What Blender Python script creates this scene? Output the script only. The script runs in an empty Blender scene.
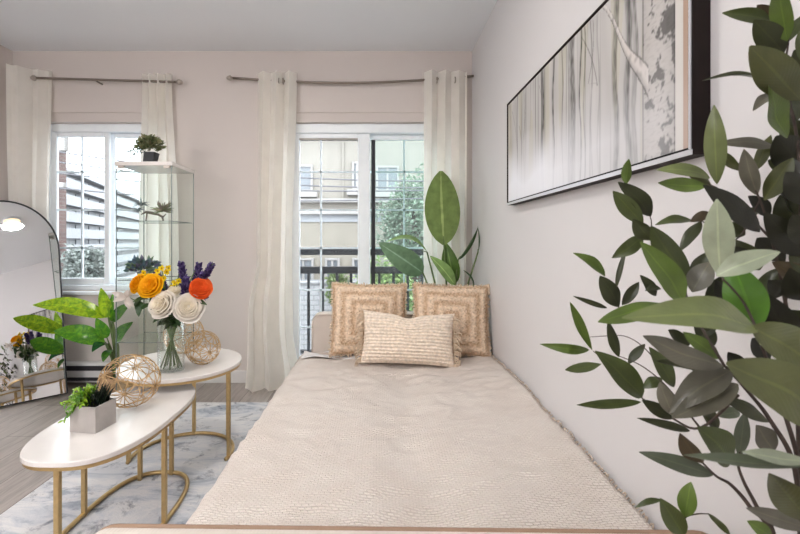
import bpy, bmesh, math, random
from mathutils import Vector, Matrix, noise
PI = math.pi
SC = bpy.context.scene
COL = SC.collection
rnd = random.Random(7)

# ------------------------------------------------------------------ camera constants (metres; photo frame 800x534)
F, CX, CY, CAMZ = 444.0, 378.0, 241.0, 1.1
def P(px, py, Y):
    return Vector(((px - CX) / F * Y, Y, CAMZ + (CY - py) / F * Y))
def PXX(px, Y): return (px - CX) / F * Y
def PZ(py, Y): return CAMZ + (CY - py) / F * Y

# ------------------------------------------------------------------ mesh builder
class MB:
    def __init__(s):
        s.v = []; s.f = []; s.uv = []; s.c = []; s.sm = []
    def add(s, verts, faces, uvs=None, col=(1, 1, 1), cols=None, smooth=True):
        o = len(s.v)
        s.v += [tuple(p) for p in verts]
        s.uv += list(uvs) if uvs else [(0.0, 0.0)] * len(verts)
        s.c += [tuple(c) for c in cols] if cols else [tuple(col)] * len(verts)
        s.f += [tuple(i + o for i in f) for f in faces]
        s.sm += [smooth] * len(faces)
        return s
    def box(s, x0, x1, y0, y1, z0, z1, bev=0.0, seg=2, col=(1, 1, 1), M=None):
        if bev <= 0:
            vs = [Vector(p) for p in ((x0,y0,z0),(x1,y0,z0),(x1,y1,z0),(x0,y1,z0),(x0,y0,z1),(x1,y0,z1),(x1,y1,z1),(x0,y1,z1))]
            fs = [(0,3,2,1),(4,5,6,7),(0,1,5,4),(1,2,6,5),(2,3,7,6),(3,0,4,7)]
            sm = False
        else:
            bm = bmesh.new()
            bmesh.ops.create_cube(bm, size=1.0)
            for v in bm.verts:
                v.co = Vector(((x0+x1)/2 + v.co.x*(x1-x0), (y0+y1)/2 + v.co.y*(y1-y0), (z0+z1)/2 + v.co.z*(z1-z0)))
            bmesh.ops.bevel(bm, geom=list(bm.edges), offset=bev, segments=seg, profile=0.5, affect='EDGES')
            bm.verts.index_update()
            vs = [v.co.copy() for v in bm.verts]; fs = [tuple(v.index for v in f.verts) for f in bm.faces]
            bm.free(); sm = seg > 1
        if M is not None: vs = [M @ v for v in vs]
        return s.add(vs, fs, col=col, smooth=sm)
    def tube(s, pts, r, n=8, closed=False, col=(1, 1, 1), caps=True):
        pts = [Vector(p) for p in pts]; N = len(pts)
        rs = r if isinstance(r, (list, tuple)) else [r] * N
        tang = []
        for i in range(N):
            a = pts[(i - 1) % N] if (closed or i > 0) else pts[i]
            b = pts[(i + 1) % N] if (closed or i < N - 1) else pts[i]
            t = (b - a)
            tang.append(t.normalized() if t.length > 1e-9 else Vector((0, 0, 1)))
        up = Vector((0, 0, 1)) if abs(tang[0].z) < 0.9 else Vector((1, 0, 0))
        nrm = (up - tang[0] * up.dot(tang[0])).normalized()
        vs = []; fs = []
        for i in range(N):
            nrm = (nrm - tang[i] * nrm.dot(tang[i]))
            nrm = nrm.normalized() if nrm.length > 1e-9 else tang[i].orthogonal().normalized()
            bi = tang[i].cross(nrm)
            for k in range(n):
                a = 2 * PI * k / n
                vs.append(pts[i] + (nrm * math.cos(a) + bi * math.sin(a)) * rs[i])
        for i in range(N if closed else N - 1):
            j = (i + 1) % N
            for k in range(n):
                l = (k + 1) % n
                fs.append((i*n+k, i*n+l, j*n+l, j*n+k))
        if not closed and caps:
            fs.append(tuple(range(n))[::-1]); fs.append(tuple((N-1)*n + k for k in range(n)))
        return s.add(vs, fs, col=col)
    def lathe(s, prof, c=(0, 0, 0), n=32, col=(1, 1, 1), sx=1, sy=1):
        vs = []; fs = []; c = Vector(c)
        for (r, z) in prof:
            for k in range(n):
                a = 2 * PI * k / n
                vs.append(c + Vector((r*math.cos(a)*sx, r*math.sin(a)*sy, z)))
        for i in range(len(prof) - 1):
            for k in range(n):
                l = (k + 1) % n
                fs.append((i*n+k, i*n+l, (i+1)*n+l, (i+1)*n+k))
        if prof[0][0] > 1e-6: fs.append(tuple(range(n))[::-1])
        if prof[-1][0] > 1e-6: fs.append(tuple((len(prof)-1)*n + k for k in range(n)))
        return s.add(vs, fs, col=col)
    def grid(s, fn, nu, nv, col=(1, 1, 1), colfn=None, smooth=True, wrap_u=False):
        vs = []; uvs = []; fs = []; cs = []
        for j in range(nv + 1):
            for i in range(nu + 1):
                u, v = i / nu, j / nv
                vs.append(fn(u, v)); uvs.append((u, v)); cs.append(colfn(u, v) if colfn else col)
        w = nu + 1
        for j in range(nv):
            for i in range(nu):
                fs.append((j*w+i, j*w+i+1, (j+1)*w+i+1, (j+1)*w+i))
        return s.add(vs, fs, uvs, cols=cs, smooth=smooth)
    def ball(s, c, r, nu=10, nv=7, col=(1, 1, 1), sc=(1, 1, 1), M=None):
        c = Vector(c)
        def fn(u, v):
            a = 2*PI*u; b = PI*v
            q = Vector((math.sin(b)*math.cos(a)*sc[0], math.sin(b)*math.sin(a)*sc[1], -math.cos(b)*sc[2])) * r
            return c + (M @ q if M is not None else q)
        return s.grid(fn, nu, nv, col=col)
    def leaf(s, base, tip, width, up, bend=0.1, fold=0.15, col=(1, 1, 1), n=9, p=0.8, skew=0.85, wave=0.0, ph=0.0):
        base = Vector(base); tip = Vector(tip); ax = tip - base; L = ax.length; a = ax.normalized()
        up = Vector(up); side = a.cross(up)
        side = side.normalized() if side.length > 1e-6 else a.orthogonal().normalized()
        nr = side.cross(a).normalized()
        vs = []; uvs = []; fs = []; ss = (-1, -0.55, 0, 0.55, 1)
        for i in range(n + 1):
            t = i / n
            c = base + ax * t + nr * (bend * L * math.sin(PI * t))
            w = 0.5 * width * max(0.02, math.sin(PI * min(1, max(0, t)) ** skew)) ** p
            for q in ss:
                vs.append(c + side * (q * w) + nr * (fold * abs(q) * w + wave * w * math.sin(9 * t + ph + q)))
                uvs.append((q * 0.5 + 0.5, t))
        for i in range(n):
            for k in range(4):
                fs.append((i*5+k, i*5+k+1, (i+1)*5+k+1, (i+1)*5+k))
        return s.add(vs, fs, uvs, col=col)
    def build(s, name, material, parent=None, **props):
        me = bpy.data.meshes.new(name)
        me.from_pydata(s.v, [], s.f)
        me.polygons.foreach_set('use_smooth', s.sm)
        uvl = me.uv_layers.new(name='UVMap')
        li = [0] * len(me.loops); me.loops.foreach_get('vertex_index', li)
        flat = []
        for i in li: flat += s.uv[i]
        uvl.data.foreach_set('uv', flat)
        ca = me.color_attributes.new('Col', 'FLOAT_COLOR', 'POINT')
        flat = []
        for c in s.c: flat += (c[0], c[1], c[2], 1.0)
        ca.data.foreach_set('color', flat)
        me.materials.append(material)
        me.update()
        o = bpy.data.objects.new(name, me); COL.objects.link(o)
        if parent is not None:
            o.parent = parent
            o.matrix_parent_inverse = Matrix.Translation(-parent.location) if not parent.get('_m') else Matrix.Identity(4)
        for k, v in props.items(): o[k] = v
        return o

def thing(name, label, cat, loc=(0, 0, 0), group=None):
    o = bpy.data.objects.new(name, None); COL.objects.link(o)
    o.location = loc; o.empty_display_size = 0.05
    o['label'] = label; o['category'] = cat
    if group: o['group'] = group
    return o
def tag(o, label, cat, group=None, kind=None):
    o['label'] = label; o['category'] = cat
    if group: o['group'] = group
    if kind: o['kind'] = kind
    return o
def struct(o):
    o['kind'] = 'structure'; return o
def rot_obj(o, M):      # apply M to mesh
    o.data.transform(M); return o

# ------------------------------------------------------------------ materials
class NT:
    def __init__(s, name):
        s.m = bpy.data.materials.new(name); s.m.use_nodes = True
        s.t = s.m.node_tree; s.t.nodes.clear()
        s.out = s.n('ShaderNodeOutputMaterial')
    def n(s, typ, **kw):
        x = s.t.nodes.new(typ)
        for k, v in kw.items(): setattr(x, k, v)
        return x
    def l(s, a, b): s.t.links.new(a, b)
    def coord(s, kind='Object', scale=(1, 1, 1), rot=(0, 0, 0)):
        tc = s.n('ShaderNodeTexCoord'); mp = s.n('ShaderNodeMapping')
        mp.inputs['Scale'].default_value = scale; mp.inputs['Rotation'].default_value = rot
        s.l(tc.outputs[kind], mp.inputs[0]); return mp.outputs[0]
    def noise(s, vec, scale, detail=4, rough=0.5, dist=0.0):
        x = s.n('ShaderNodeTexNoise'); x.inputs['Scale'].default_value = scale
        x.inputs['Detail'].default_value = detail; x.inputs['Roughness'].default_value = rough; x.inputs['Distortion'].default_value = dist
        if vec is not None: s.l(vec, x.inputs['Vector'])
        return x.outputs[0]
    def ramp(s, fac, stops):
        r = s.n('ShaderNodeValToRGB'); e = r.color_ramp.elements
        while len(e) < len(stops): e.new(0.5)
        for el, (p, c) in zip(e, stops): el.position = p; el.color = (*c, 1)
        s.l(fac, r.inputs[0]); return r.outputs[0]
    def mix(s, fac, a, b, mode='MIX'):
        x = s.n('ShaderNodeMix', data_type='RGBA', blend_type=mode)
        for sock, val in ((x.inputs[0], fac), (x.inputs[6], a), (x.inputs[7], b)):
            if hasattr(val, 'is_linked') or isinstance(val, bpy.types.NodeSocket): s.l(val, sock)
            elif isinstance(val, (int, float)): sock.default_value = val
            else: sock.default_value = (*val, 1)
        return x.outputs[2]
    def math(s, op, a, b=0.0):
        x = s.n('ShaderNodeMath', operation=op)
        for sock, val in ((x.inputs[0], a), (x.inputs[1], b)):
            if isinstance(val, bpy.types.NodeSocket): s.l(val, sock)
            else: sock.default_value = val
        return x.outputs[0]
    def bump(s, h, strength=0.3, dist=0.01):
        b = s.n('ShaderNodeBump'); b.inputs['Strength'].default_value = strength; b.inputs['Distance'].default_value = dist
        s.l(h, b.inputs['Height']); return b.outputs[0]
    def bsdf(s, col, rough=0.6, metal=0.0, normal=None, spec=0.5, **kw):
        b = s.n('ShaderNodeBsdfPrincipled')
        if isinstance(col, bpy.types.NodeSocket): s.l(col, b.inputs['Base Color'])
        else: b.inputs['Base Color'].default_value = (*col, 1)
        if isinstance(rough, bpy.types.NodeSocket): s.l(rough, b.inputs['Roughness'])
        else: b.inputs['Roughness'].default_value = rough
        b.inputs['Metallic'].default_value = metal
        b.inputs['Specular IOR Level'].default_value = spec
        if normal is not None: s.l(normal, b.inputs['Normal'])
        for k, v in kw.items(): b.inputs[k].default_value = v
        return b.outputs[0]
    def done(s, sh):
        s.l(sh, s.out.inputs[0]); return s.m

def simple(name, col, rough=0.6, metal=0.0, var=0.06, nscale=20, bump=0.0, spec=0.5):
    t = NT(name); v = t.coord(); nz = t.noise(v, nscale)
    c0 = tuple(max(0, x * (1 - var)) for x in col); c1 = tuple(min(1, x * (1 + var)) for x in col)
    c = t.ramp(nz, [(0.3, c0), (0.7, c1)])
    nm = t.bump(t.noise(v, nscale * 6), bump, 0.002) if bump else None
    return t.done(t.bsdf(c, rough, metal, nm, spec))
def colattr(name, rough=0.6, var=0.15, nscale=30, bump=0.0, bscale=200, spec=0.4):
    t = NT(name); a = t.n('ShaderNodeAttribute', attribute_name='Col'); v = t.coord()
    k = t.ramp(t.noise(v, nscale), [(0.3, (1-var,)*3), (0.7, (1+var*0.3,)*3)])
    c = t.mix(1.0, a.outputs['Color'], k, 'MULTIPLY')
    nm = t.bump(t.noise(v, bscale), bump, 0.002) if bump else None
    return t.done(t.bsdf(c, rough, 0, nm, spec))
def leafmat(name, rough=0.38, transl=0.3, vein=0.5, sidevein=0.15, rib=(1.6, 1.6, 1.3), mottle=False):
    t = NT(name); a = t.n('ShaderNodeAttribute', attribute_name='Col')
    tc = t.n('ShaderNodeTexCoord'); sp = t.n('ShaderNodeSeparateXYZ'); t.l(tc.outputs['UV'], sp.inputs[0])
    d = t.math('ABSOLUTE', t.math('SUBTRACT', sp.outputs[0], 0.5))
    ribm = t.math('MULTIPLY', t.math('LESS_THAN', d, 0.035), vein)
    w = t.math('SINE', t.math('MULTIPLY', t.math('ADD', sp.outputs[1], t.math('MULTIPLY', d, -0.5)), 95.0))
    sv = t.math('MULTIPLY', t.math('ADD', t.math('MULTIPLY', w, 0.5), 0.5), sidevein)
    nz = t.ramp(t.noise(t.coord(), 25), [(0.3, (0.75,)*3), (0.7, (1.1,)*3)])
    c = t.mix(1.0, a.outputs['Color'], nz, 'MULTIPLY')
    if mottle:
        mo = t.ramp(t.noise(t.coord(), 22, 6, 0.7, 1.5), [(0.42, (0.45, 0.62, 0.9)), (0.58, (1.1, 1.05, 1.0))]); c = t.mix(1.0, c, mo, 'MULTIPLY')
    lite = t.mix(1.0, c, rib, 'MULTIPLY')
    c2 = t.mix(ribm, c, lite); dk = t.mix(1.0, c2, (0.75, 0.8, 0.7), 'MULTIPLY'); c3 = t.mix(sv, c2, dk)
    b = t.bsdf(c3, rough, 0, t.bump(w, 0.08, 0.001))
    tr = t.n('ShaderNodeBsdfTranslucent'); t.l(c3, tr.inputs[0])
    m = t.n('ShaderNodeMixShader'); m.inputs[0].default_value = transl
    t.l(b, m.inputs[1]); t.l(tr.outputs[0], m.inputs[2])
    return t.done(m.outputs[0])
def glassmat(name, tint=(1, 1, 1), refl=0.12, base=0.03, edge=None, rough=0.0, veil=0.0):
    t = NT(name); tr = t.n('ShaderNodeBsdfTransparent'); tr.inputs[0].default_value = (*tint, 1)
    g = t.n('ShaderNodeBsdfGlossy'); g.inputs['Roughness'].default_value = rough
    lw = t.n('ShaderNodeLayerWeight'); lw.inputs[0].default_value = 0.25
    f = t.math('ADD', t.math('MULTIPLY', lw.outputs['Facing'], refl), base)
    f = t.math('MINIMUM', f, 0.9)
    m = t.n('ShaderNodeMixShader'); t.l(f, m.inputs[0]); t.l(tr.outputs[0], m.inputs[1]); t.l(g.outputs[0], m.inputs[2])
    out = m.outputs[0]
    if veil:  # milky mix puts the bright haze over the view into the glass
        d = t.n('ShaderNodeBsdfTranslucent'); d.inputs[0].default_value = (1, 1, 1, 1)
        m3 = t.n('ShaderNodeMixShader'); m3.inputs[0].default_value = veil
        t.l(out, m3.inputs[1]); t.l(d.outputs[0], m3.inputs[2]); out = m3.outputs[0]
    if edge:
        d = t.n('ShaderNodeBsdfDiffuse'); d.inputs[0].default_value = (*edge, 1)
        m2 = t.n('ShaderNodeMixShader')
        e = t.math('MULTIPLY', t.math('POWER', lw.outputs['Facing'], 4.0), 0.35)
        t.l(e, m2.inputs[0]); t.l(out, m2.inputs[1]); t.l(d.outputs[0], m2.inputs[2]); out = m2.outputs[0]
    return t.done(out)

M = {}
def wallmat(name, col):
    t = NT(name); v = t.coord()
    c = t.ramp(t.noise(v, 1.2, 3), [(0.3, tuple(x*0.985 for x in col)), (0.7, tuple(min(1, x*1.01) for x in col))])
    return t.done(t.bsdf(c, 0.55, 0, t.bump(t.noise(v, 260, 2), 0.05, 0.002), 0.3))
M['wall'] = wallmat('wall_paint', (0.66, 0.605, 0.575))
M['wall_r'] = wallmat('wall_paint_daylit', (0.67, 0.655, 0.66))  # cooler tone puts the window daylight on this wall into its paint
M['ceil'] = wallmat('ceiling_paint', (0.82, 0.84, 0.87))
M['white'] = simple('white_vinyl', (0.90, 0.95, 1.0), 0.4, var=0.02)
M['trim'] = simple('white_trim', (0.74, 0.72, 0.71), 0.45, var=0.02)
M['heater'] = simple('heater_enamel', (0.72, 0.72, 0.73), 0.4, var=0.02)
M['dark'] = simple('dark_slot', (0.03, 0.03, 0.035), 0.6)
M['black'] = simple('black_iron', (0.02, 0.022, 0.026), 0.5)
M['gold'] = simple('brushed_gold', (0.55, 0.40, 0.20), 0.34, 0.85, var=0.08, nscale=60)
M['goldwire'] = simple('gold_wire', (0.60, 0.41, 0.22), 0.4, 0.6, var=0.1, nscale=80)
M['bronze'] = simple('bronze_rod', (0.25, 0.21, 0.18), 0.4, 0.6)
M['bronze2'] = simple('pale_brass_finial', (0.45, 0.40, 0.36), 0.35, 0.7)
M['bal_wall'] = simple('balcony_wall', (0.34, 0.35, 0.365), 0.7, var=0.05, nscale=2)
M['bal_pane'] = simple('balcony_pane', (0.20, 0.215, 0.23), 0.5)
M['pane'] = glassmat('window_glass', (0.97, 0.99, 1.0), 0.18, 0.02, veil=0.007)
M['pane2'] = glassmat('greenish_glass', (0.90, 0.97, 0.97), 0.2, 0.04, veil=0.015)  # greener pane with a stronger milky mix
M['cabglass'] = glassmat('cabinet_glass', (0.955, 0.985, 0.97), 0.14, 0.03)
M['shelfglass'] = glassmat('shelf_glass', (0.90, 0.96, 0.93), 0.3, 0.05)
M['glassedge'] = simple('glass_edge', (0.20, 0.24, 0.235), 0.2)
M['vase'] = glassmat('vase_glass', (0.975, 0.99, 0.985), 0.35, 0.03, edge=(0.55, 0.6, 0.58))
M['mirror'] = NT('mirror_silver'); _t = M['mirror']; M['mirror'] = _t.done(_t.bsdf((0.78, 0.785, 0.79), 0.015, 1.0))
M['laq'] = simple('white_lacquer', (0.74, 0.70, 0.67), 0.2, var=0.05, nscale=5)
M['concrete'] = simple('grey_concrete', (0.42, 0.39, 0.37), 0.7, var=0.07, bump=0.15)
M['soil'] = simple('soil', (0.05, 0.035, 0.025), 0.95, var=0.4, nscale=90, bump=0.6)
M['darkpot'] = simple('dark_ceramic', (0.035, 0.04, 0.045), 0.5)
M['basket'] = simple('tan_ceramic', (0.42, 0.27, 0.15), 0.6, var=0.2, nscale=30, bump=0.3)
M['stem'] = simple('green_stem', (0.11, 0.16, 0.05), 0.5, var=0.25)
M['bark'] = simple('dark_twig', (0.055, 0.038, 0.030), 0.75, var=0.35, nscale=60, bump=0.4)
M['leaf'] = leafmat('leaf_green')
M['leaf_big'] = leafmat('leaf_banana', 0.4, 0.28, 0.8, 0.10, rib=(2.2, 1.9, 2.4))
M['leaf_lime'] = leafmat('leaf_lime', 0.2, 0.30, 0.35, 0.25, mottle=True)
M['leaf_fg'] = leafmat('leaf_foreground', 0.32, 0.12, 0.55, 0.03, rib=(1.5, 1.5, 1.3))
t = NT('flower_petal'); a_ = t.n('ShaderNodeAttribute', attribute_name='Col')
b_ = t.bsdf(a_.outputs['Color'], 0.6, spec=0.3); tr_ = t.n('ShaderNodeBsdfTranslucent'); t.l(a_.outputs['Color'], tr_.inputs[0])
mx_ = t.n('ShaderNodeMixShader'); mx_.inputs[0].default_value = 0.42; t.l(b_, mx_.inputs[1]); t.l(tr_.outputs[0], mx_.inputs[2]); M['petal'] = t.done(mx_.outputs[0])
M['col'] = colattr('painted', 0.6, 0.1, 40)
M['frame_dark'] = simple('espresso_frame', (0.016, 0.010, 0.009), 0.55, var=0.15, spec=0.2)
M['lip'] = simple('lip_sheen', (0.62, 0.63, 0.66), 0.3, 0.3, var=0.02)
M['gap'] = simple('frame_gap', (0.01, 0.01, 0.012), 0.8)
t = NT('print_canvas'); a = t.n('ShaderNodeAttribute', attribute_name='Col')
M['canvas'] = t.done(t.bsdf(a.outputs['Color'], 0.7, 0, t.bump(t.noise(t.coord(), 500, 2), 0.05, 0.001), 0.12))

def fabric(name, col, scale=260, var=0.1, bump=0.35, rough=0.9, sheen=0.2, transl=0.0):
    t = NT(name); v = t.coord()
    w1 = t.n('ShaderNodeTexWave', wave_type='BANDS', bands_direction='X'); w1.inputs['Scale'].default_value = scale * 0.16; w1.inputs['Distortion'].default_value = 1.5
    w2 = t.n('ShaderNodeTexWave', wave_type='BANDS', bands_direction='Y'); w2.inputs['Scale'].default_value = scale * 0.16; w2.inputs['Distortion'].default_value = 1.5
    t.l(v, w1.inputs[0]); t.l(v, w2.inputs[0])
    h = t.math('ADD', w1.outputs['Fac'], w2.outputs['Fac']); h = t.math('ADD', h, t.noise(v, scale, 2))
    c = t.ramp(t.noise(v, 9, 5), [(0.3, tuple(x*(1-var) for x in col)), (0.7, tuple(min(1, x*(1+var*0.4)) for x in col))])
    sh = t.bsdf(c, rough, 0, t.bump(h, bump, 0.003), 0.15, **{'Sheen Weight': sheen})
    if transl:
        tr = t.n('ShaderNodeBsdfTranslucent'); t.l(c, tr.inputs[0])
        m = t.n('ShaderNodeMixShader'); m.inputs[0].default_value = transl
        t.l(sh, m.inputs[1]); t.l(tr.outputs[0], m.inputs[2]); sh = m.outputs[0]
    return t.done(sh)
M['upholstery'] = fabric('beige_upholstery', (0.70, 0.625, 0.56), 300, 0.05, 0.15)
M['curtain'] = fabric('cream_curtain', (0.965, 0.94, 0.885), 500, 0.04, 0.08, transl=0.45)
M['piping'] = simple('brown_piping', (0.33, 0.22, 0.15), 0.7)
M['linen'] = fabric('white_sheet', (0.82, 0.80, 0.79), 400, 0.03, 0.1)
M['fringe'] = simple('fringe_yarn', (0.66, 0.53, 0.40), 0.9, var=0.15, nscale=60)
M['tassel'] = simple('brown_tassels', (0.62, 0.51, 0.42), 0.9, var=0.3, nscale=60)

# blanket: basket weave of small raised dashes
t = NT('woven_blanket'); v = t.coord('Object', (1, 1, 1))
bk = t.n('ShaderNodeTexBrick'); bk.inputs['Scale'].default_value = 1.0
bk.inputs['Color1'].default_value = (1, 1, 1, 1); bk.inputs['Color2'].default_value = (0.75, 0.75, 0.75, 1); bk.inputs['Mortar'].default_value = (0, 0, 0, 1)
bk.inputs['Brick Width'].default_value = 0.019; bk.inputs['Row Height'].default_value = 0.0095; bk.inputs['Mortar Size'].default_value = 0.0022; bk.inputs['Mortar Smooth'].default_value = 1.0
nd = t.n('ShaderNodeTexNoise'); nd.inputs['Scale'].default_value = 14; t.l(v, nd.inputs['Vector'])
vm = t.n('ShaderNodeVectorMath', operation='MULTIPLY_ADD'); t.l(nd.outputs['Color'], vm.inputs[0]); vm.inputs[1].default_value = (0.008, 0.008, 0.008); t.l(v, vm.inputs[2])
t.l(vm.outputs[0], bk.inputs['Vector'])
h = t.math('ADD', bk.outputs['Color'], t.math('MULTIPLY', t.noise(v, 120, 3), 0.8))
base = t.ramp(t.noise(v, 6, 4), [(0.3, (0.89, 0.80, 0.73)), (0.7, (0.93, 0.855, 0.79))])
c = t.mix(t.math('MULTIPLY', t.math('SUBTRACT', 1.0, bk.outputs['Color']), 0.34), base, (0.52, 0.41, 0.34))
M['blanket'] = t.done(t.bsdf(c, 0.95, 0, t.bump(h, 0.9, 0.006), 0.1, **{'Sheen Weight': 0.15}))

# floor: greige planks running toward the window
t = NT('wood_floor'); v = t.coord('Object', (1, 1, 1), (0, 0, PI/2))
bk = t.n('ShaderNodeTexBrick'); bk.inputs['Scale'].default_value = 1; bk.offset = 0.37
bk.inputs['Brick Width'].default_value = 1.25; bk.inputs['Row Height'].default_value = 0.19; bk.inputs['Mortar Size'].default_value = 0.0015
bk.inputs['Color1'].default_value = (0.34, 0.30, 0.275, 1); bk.inputs['Color2'].default_value = (0.46, 0.42, 0.395, 1); bk.inputs['Mortar'].default_value = (0.12, 0.10, 0.09, 1)
t.l(v, bk.inputs['Vector'])
g = t.noise(t.coord('Object', (14, 1.2, 1)), 3.0, 8, 0.65, 0.6)
c = t.mix(1.0, bk.outputs['Color'], t.ramp(g, [(0.25, (0.62, 0.60, 0.58)), (0.55, (1.05, 1.03, 1.02)), (0.8, (1.3, 1.28, 1.26))]), 'MULTIPLY')
M['floor'] = t.done(t.bsdf(c, t.ramp(g, [(0.2, (0.30,)*3), (0.8, (0.42,)*3)]), 0, t.bump(g, 0.08, 0.002)))

# rug: worn abstract grey / ivory
t = NT('abstract_rug'); v = t.coord()
n1 = t.noise(t.coord('Object', (1.0, 2.2, 1)), 2.1, 9, 0.68, 1.6); n2 = t.noise(v, 9, 8, 0.75, 0.6); n3 = t.noise(v, 160, 2)
a = t.ramp(n1, [(0.36, (0.40, 0.43, 0.48)), (0.45, (0.62, 0.63, 0.66)), (0.55, (0.76, 0.745, 0.74)), (0.75, (0.64, 0.65, 0.68))])
b = t.ramp(n2, [(0.34, (0.42, 0.43, 0.47)), (0.46, (1.0, 1.0, 1.0))])
c = t.mix(1.0, a, b, 'MULTIPLY')
M['rug'] = t.done(t.bsdf(c, 0.95, 0, t.bump(n3, 0.4, 0.003), 0.1))

# ------------------------------------------------------------------ room shell
XL, XR, YB, YF, ZC = -2.84, 0.73, 3.45, -3.2, 2.575
TH = 0.15
W1 = (PXX(42, YB), PXX(172, YB), PZ(291, YB), PZ(122, YB))         # window opening: x0,x1,z0,z1
D1 = (PXX(280, YB), PXX(449, YB), 0.03, PZ(122, YB))
b = MB()
def wallseg(x0, x1, z0, z1): b.box(x0, x1, YB, YB + TH, z0, z1)
wallseg(XL - TH, W1[0], 0, ZC); wallseg(W1[0], W1[1], 0, W1[2]); wallseg(W1[0], W1[1], W1[3], ZC)
wallseg(W1[1], D1[0], 0, ZC); wallseg(D1[0], D1[1], -0.05, D1[2]); wallseg(D1[0], D1[1], D1[3], ZC); wallseg(D1[1], XR + TH, 0, ZC)
struct(b.build('wall_back', M['wall']))
struct(MB().box(XR, XR + TH, YF - TH, YB, 0, ZC).build('wall_right', M['wall_r']))
struct(MB().box(XL - TH, XL, YF - TH, YB, 0, ZC).build('wall_left', M['wall']))
struct(MB().box(XL, XR, YF - TH, YF, 0, ZC).build('wall_front', M['wall']))
struct(MB().box(XL - TH, XR + TH, YF - TH, YB + TH, ZC, ZC + 0.12).build('ceiling', M['ceil']))
struct(MB().box(XL - TH, XR + TH, YF - TH, YB + TH, -0.12, 0.0).build('floor', M['floor']))
bb = MB(); bb.box(-1.62, D1[0] - 0.02, YB - 0.014, YB, 0, 0.095, 0.004, 1)
struct(bb.build('baseboard_back', M['trim']))
struct(MB().box(XR - 0.014, XR, YF, YB - 0.02, 0, 0.095, 0.004, 1).build('baseboard_right', M['trim']))
struct(MB().box(XL, XL + 0.014, YF, YB - 0.02, 0, 0.095, 0.004, 1).build('baseboard_left', M['trim']))
# shallow painted panels above both openings (between curtain rod and opening)
def panel_above(x0, x1, name):
    m = MB()
    z0, z1 = PZ(113, YB), PZ(81, YB)
    m.box(x0, x1, YB - 0.010, YB, z0, z1, 0.003, 1)
    struct(m.build(name, M['wall']))
panel_above(W1[0], W1[1], 'trim_1'); panel_above(D1[0], D1[1], 'trim_2')

# ---- window_1 (two sashes with a grid) and door_1 (sliding patio door)
GY = 3.535
def rect_frame(m, x0, x1, z0, z1, w, y0, y1, wt=None, wb=None, bev=0.006):
    wt = w if wt is None else wt; wb = w if wb is None else wb
    m.box(x0, x0 + w, y0, y1, z0, z1, bev, 1); m.box(x1 - w, x1, y0, y1, z0, z1, bev, 1)
    m.box(x0 + w, x1 - w, y0, y1, z1 - wt, z1, bev, 1); m.box(x0 + w, x1 - w, y0, y1, z0, z0 + wb, bev, 1)
def grid_bars(m, xs, zs, x0, x1, z0, z1, y, w=0.016):
    for x in xs: m.box(x - w/2, x + w/2, y - 0.008, y + 0.008, z0, z1)
    for z in zs: m.box(x0, x1, y - 0.008, y + 0.008, z - w/2, z + w/2)
w = struct(bpy.data.objects.new('window_1', None)); COL.objects.link(w)
m = MB(); rect_frame(m, W1[0], W1[1], W1[2], W1[3], 0.034, 3.50, 3.59, 0.065, 0.04); m.build('window_frame', M['white'], w)
xm = PXX(110, GY)
for k, (a, c) in enumerate(((W1[0] + 0.032, xm + 0.012), (xm - 0.012, W1[1] - 0.032))):
    yy = (3.505, 3.535) if k == 0 else (3.545, 3.575)
    m = MB(); rect_frame(m, a, c, W1[2] + 0.042, W1[3] - 0.067, 0.042, yy[0], yy[1], 0.035, 0.055)
    s_ = m.build('window_sash', M['white'], w)
    yg = (yy[0] + yy[1]) / 2
    m = MB(); x0, x1, z0, z1 = a + 0.04, c - 0.04, W1[2] + 0.09, W1[3] - 0.09
    grid_bars(m, [x0 + (x1 - x0) * 0.52], [PZ(q, yg) for q in (172, 210, 248)], x0, x1, z0, z1, yg, 0.013)
    m.build('muntin_grid', M['white'], s_)
    MB().box(x0, x1, yg - 0.0105, yg - 0.0095, z0, z1).build('pane', M['pane'], s_)
MB().box(W1[0] - 0.03, W1[1] + 0.03, YB - 0.03, YB + 0.06, W1[2] - 0.028, W1[2] - 0.001, 0.006).build('window_sill', M['white'], w)

w = struct(bpy.data.objects.new('door_1', None)); COL.objects.link(w)
m = MB(); rect_frame(m, D1[0], D1[1], D1[2], D1[3], 0.045, 3.49, 3.59, 0.075, 0.05); m.build('door_frame', M['white'], w)
ml, mr = PXX(358, GY), PXX(371, GY)
def sash(a, c, y0, y1, name, gl, vx, wst=0.05):
    m = MB(); z0, z1 = D1[2] + 0.05, D1[3] - 0.077
    rect_frame(m, a, c, z0, z1, wst, y0, y1, 0.04, 0.075)
    s_ = m.build(name, M['white'], w)
    yg = (y0 + y1) / 2
    m = MB(); grid_bars(m, [PXX(vx, yg)], [PZ(q, yg) for q in (172, 210, 248, 290, 327)], a + wst, c - wst, z0 + 0.075, z1 - 0.04, yg, 0.014)
    m.build('muntin_grid', M['white'], s_)
    MB().box(a + wst - .002, c - wst + .002, yg - 0.0105, yg - 0.0095, z0 + 0.07, z1 - 0.035).build('pane', M[gl], s_)
    return s_
s1 = sash(D1[0] + 0.046, mr - 0.005, 3.497, 3.530, 'sliding_door_panel', 'pane', 321, (mr - 0.005 - ml))
s2 = sash(ml + 0.012, D1[1] - 0.046, 3.545, 3.580, 'fixed_door_panel', 'pane2', 404)
MB().box(mr + 0.002, mr + 0.034, 3.538, 3.5445, D1[2] + 0.12, D1[3] - 0.12).build('weather_seal', M['dark'], s2)
MB().box(D1[0] + 0.09, ml, 3.4985, 3.536, D1[3] - 0.128, D1[3] - 0.116).build('top_shadow_line', M['concrete'], s1)  # grey strip paints the shaded gap along the panel top

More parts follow.
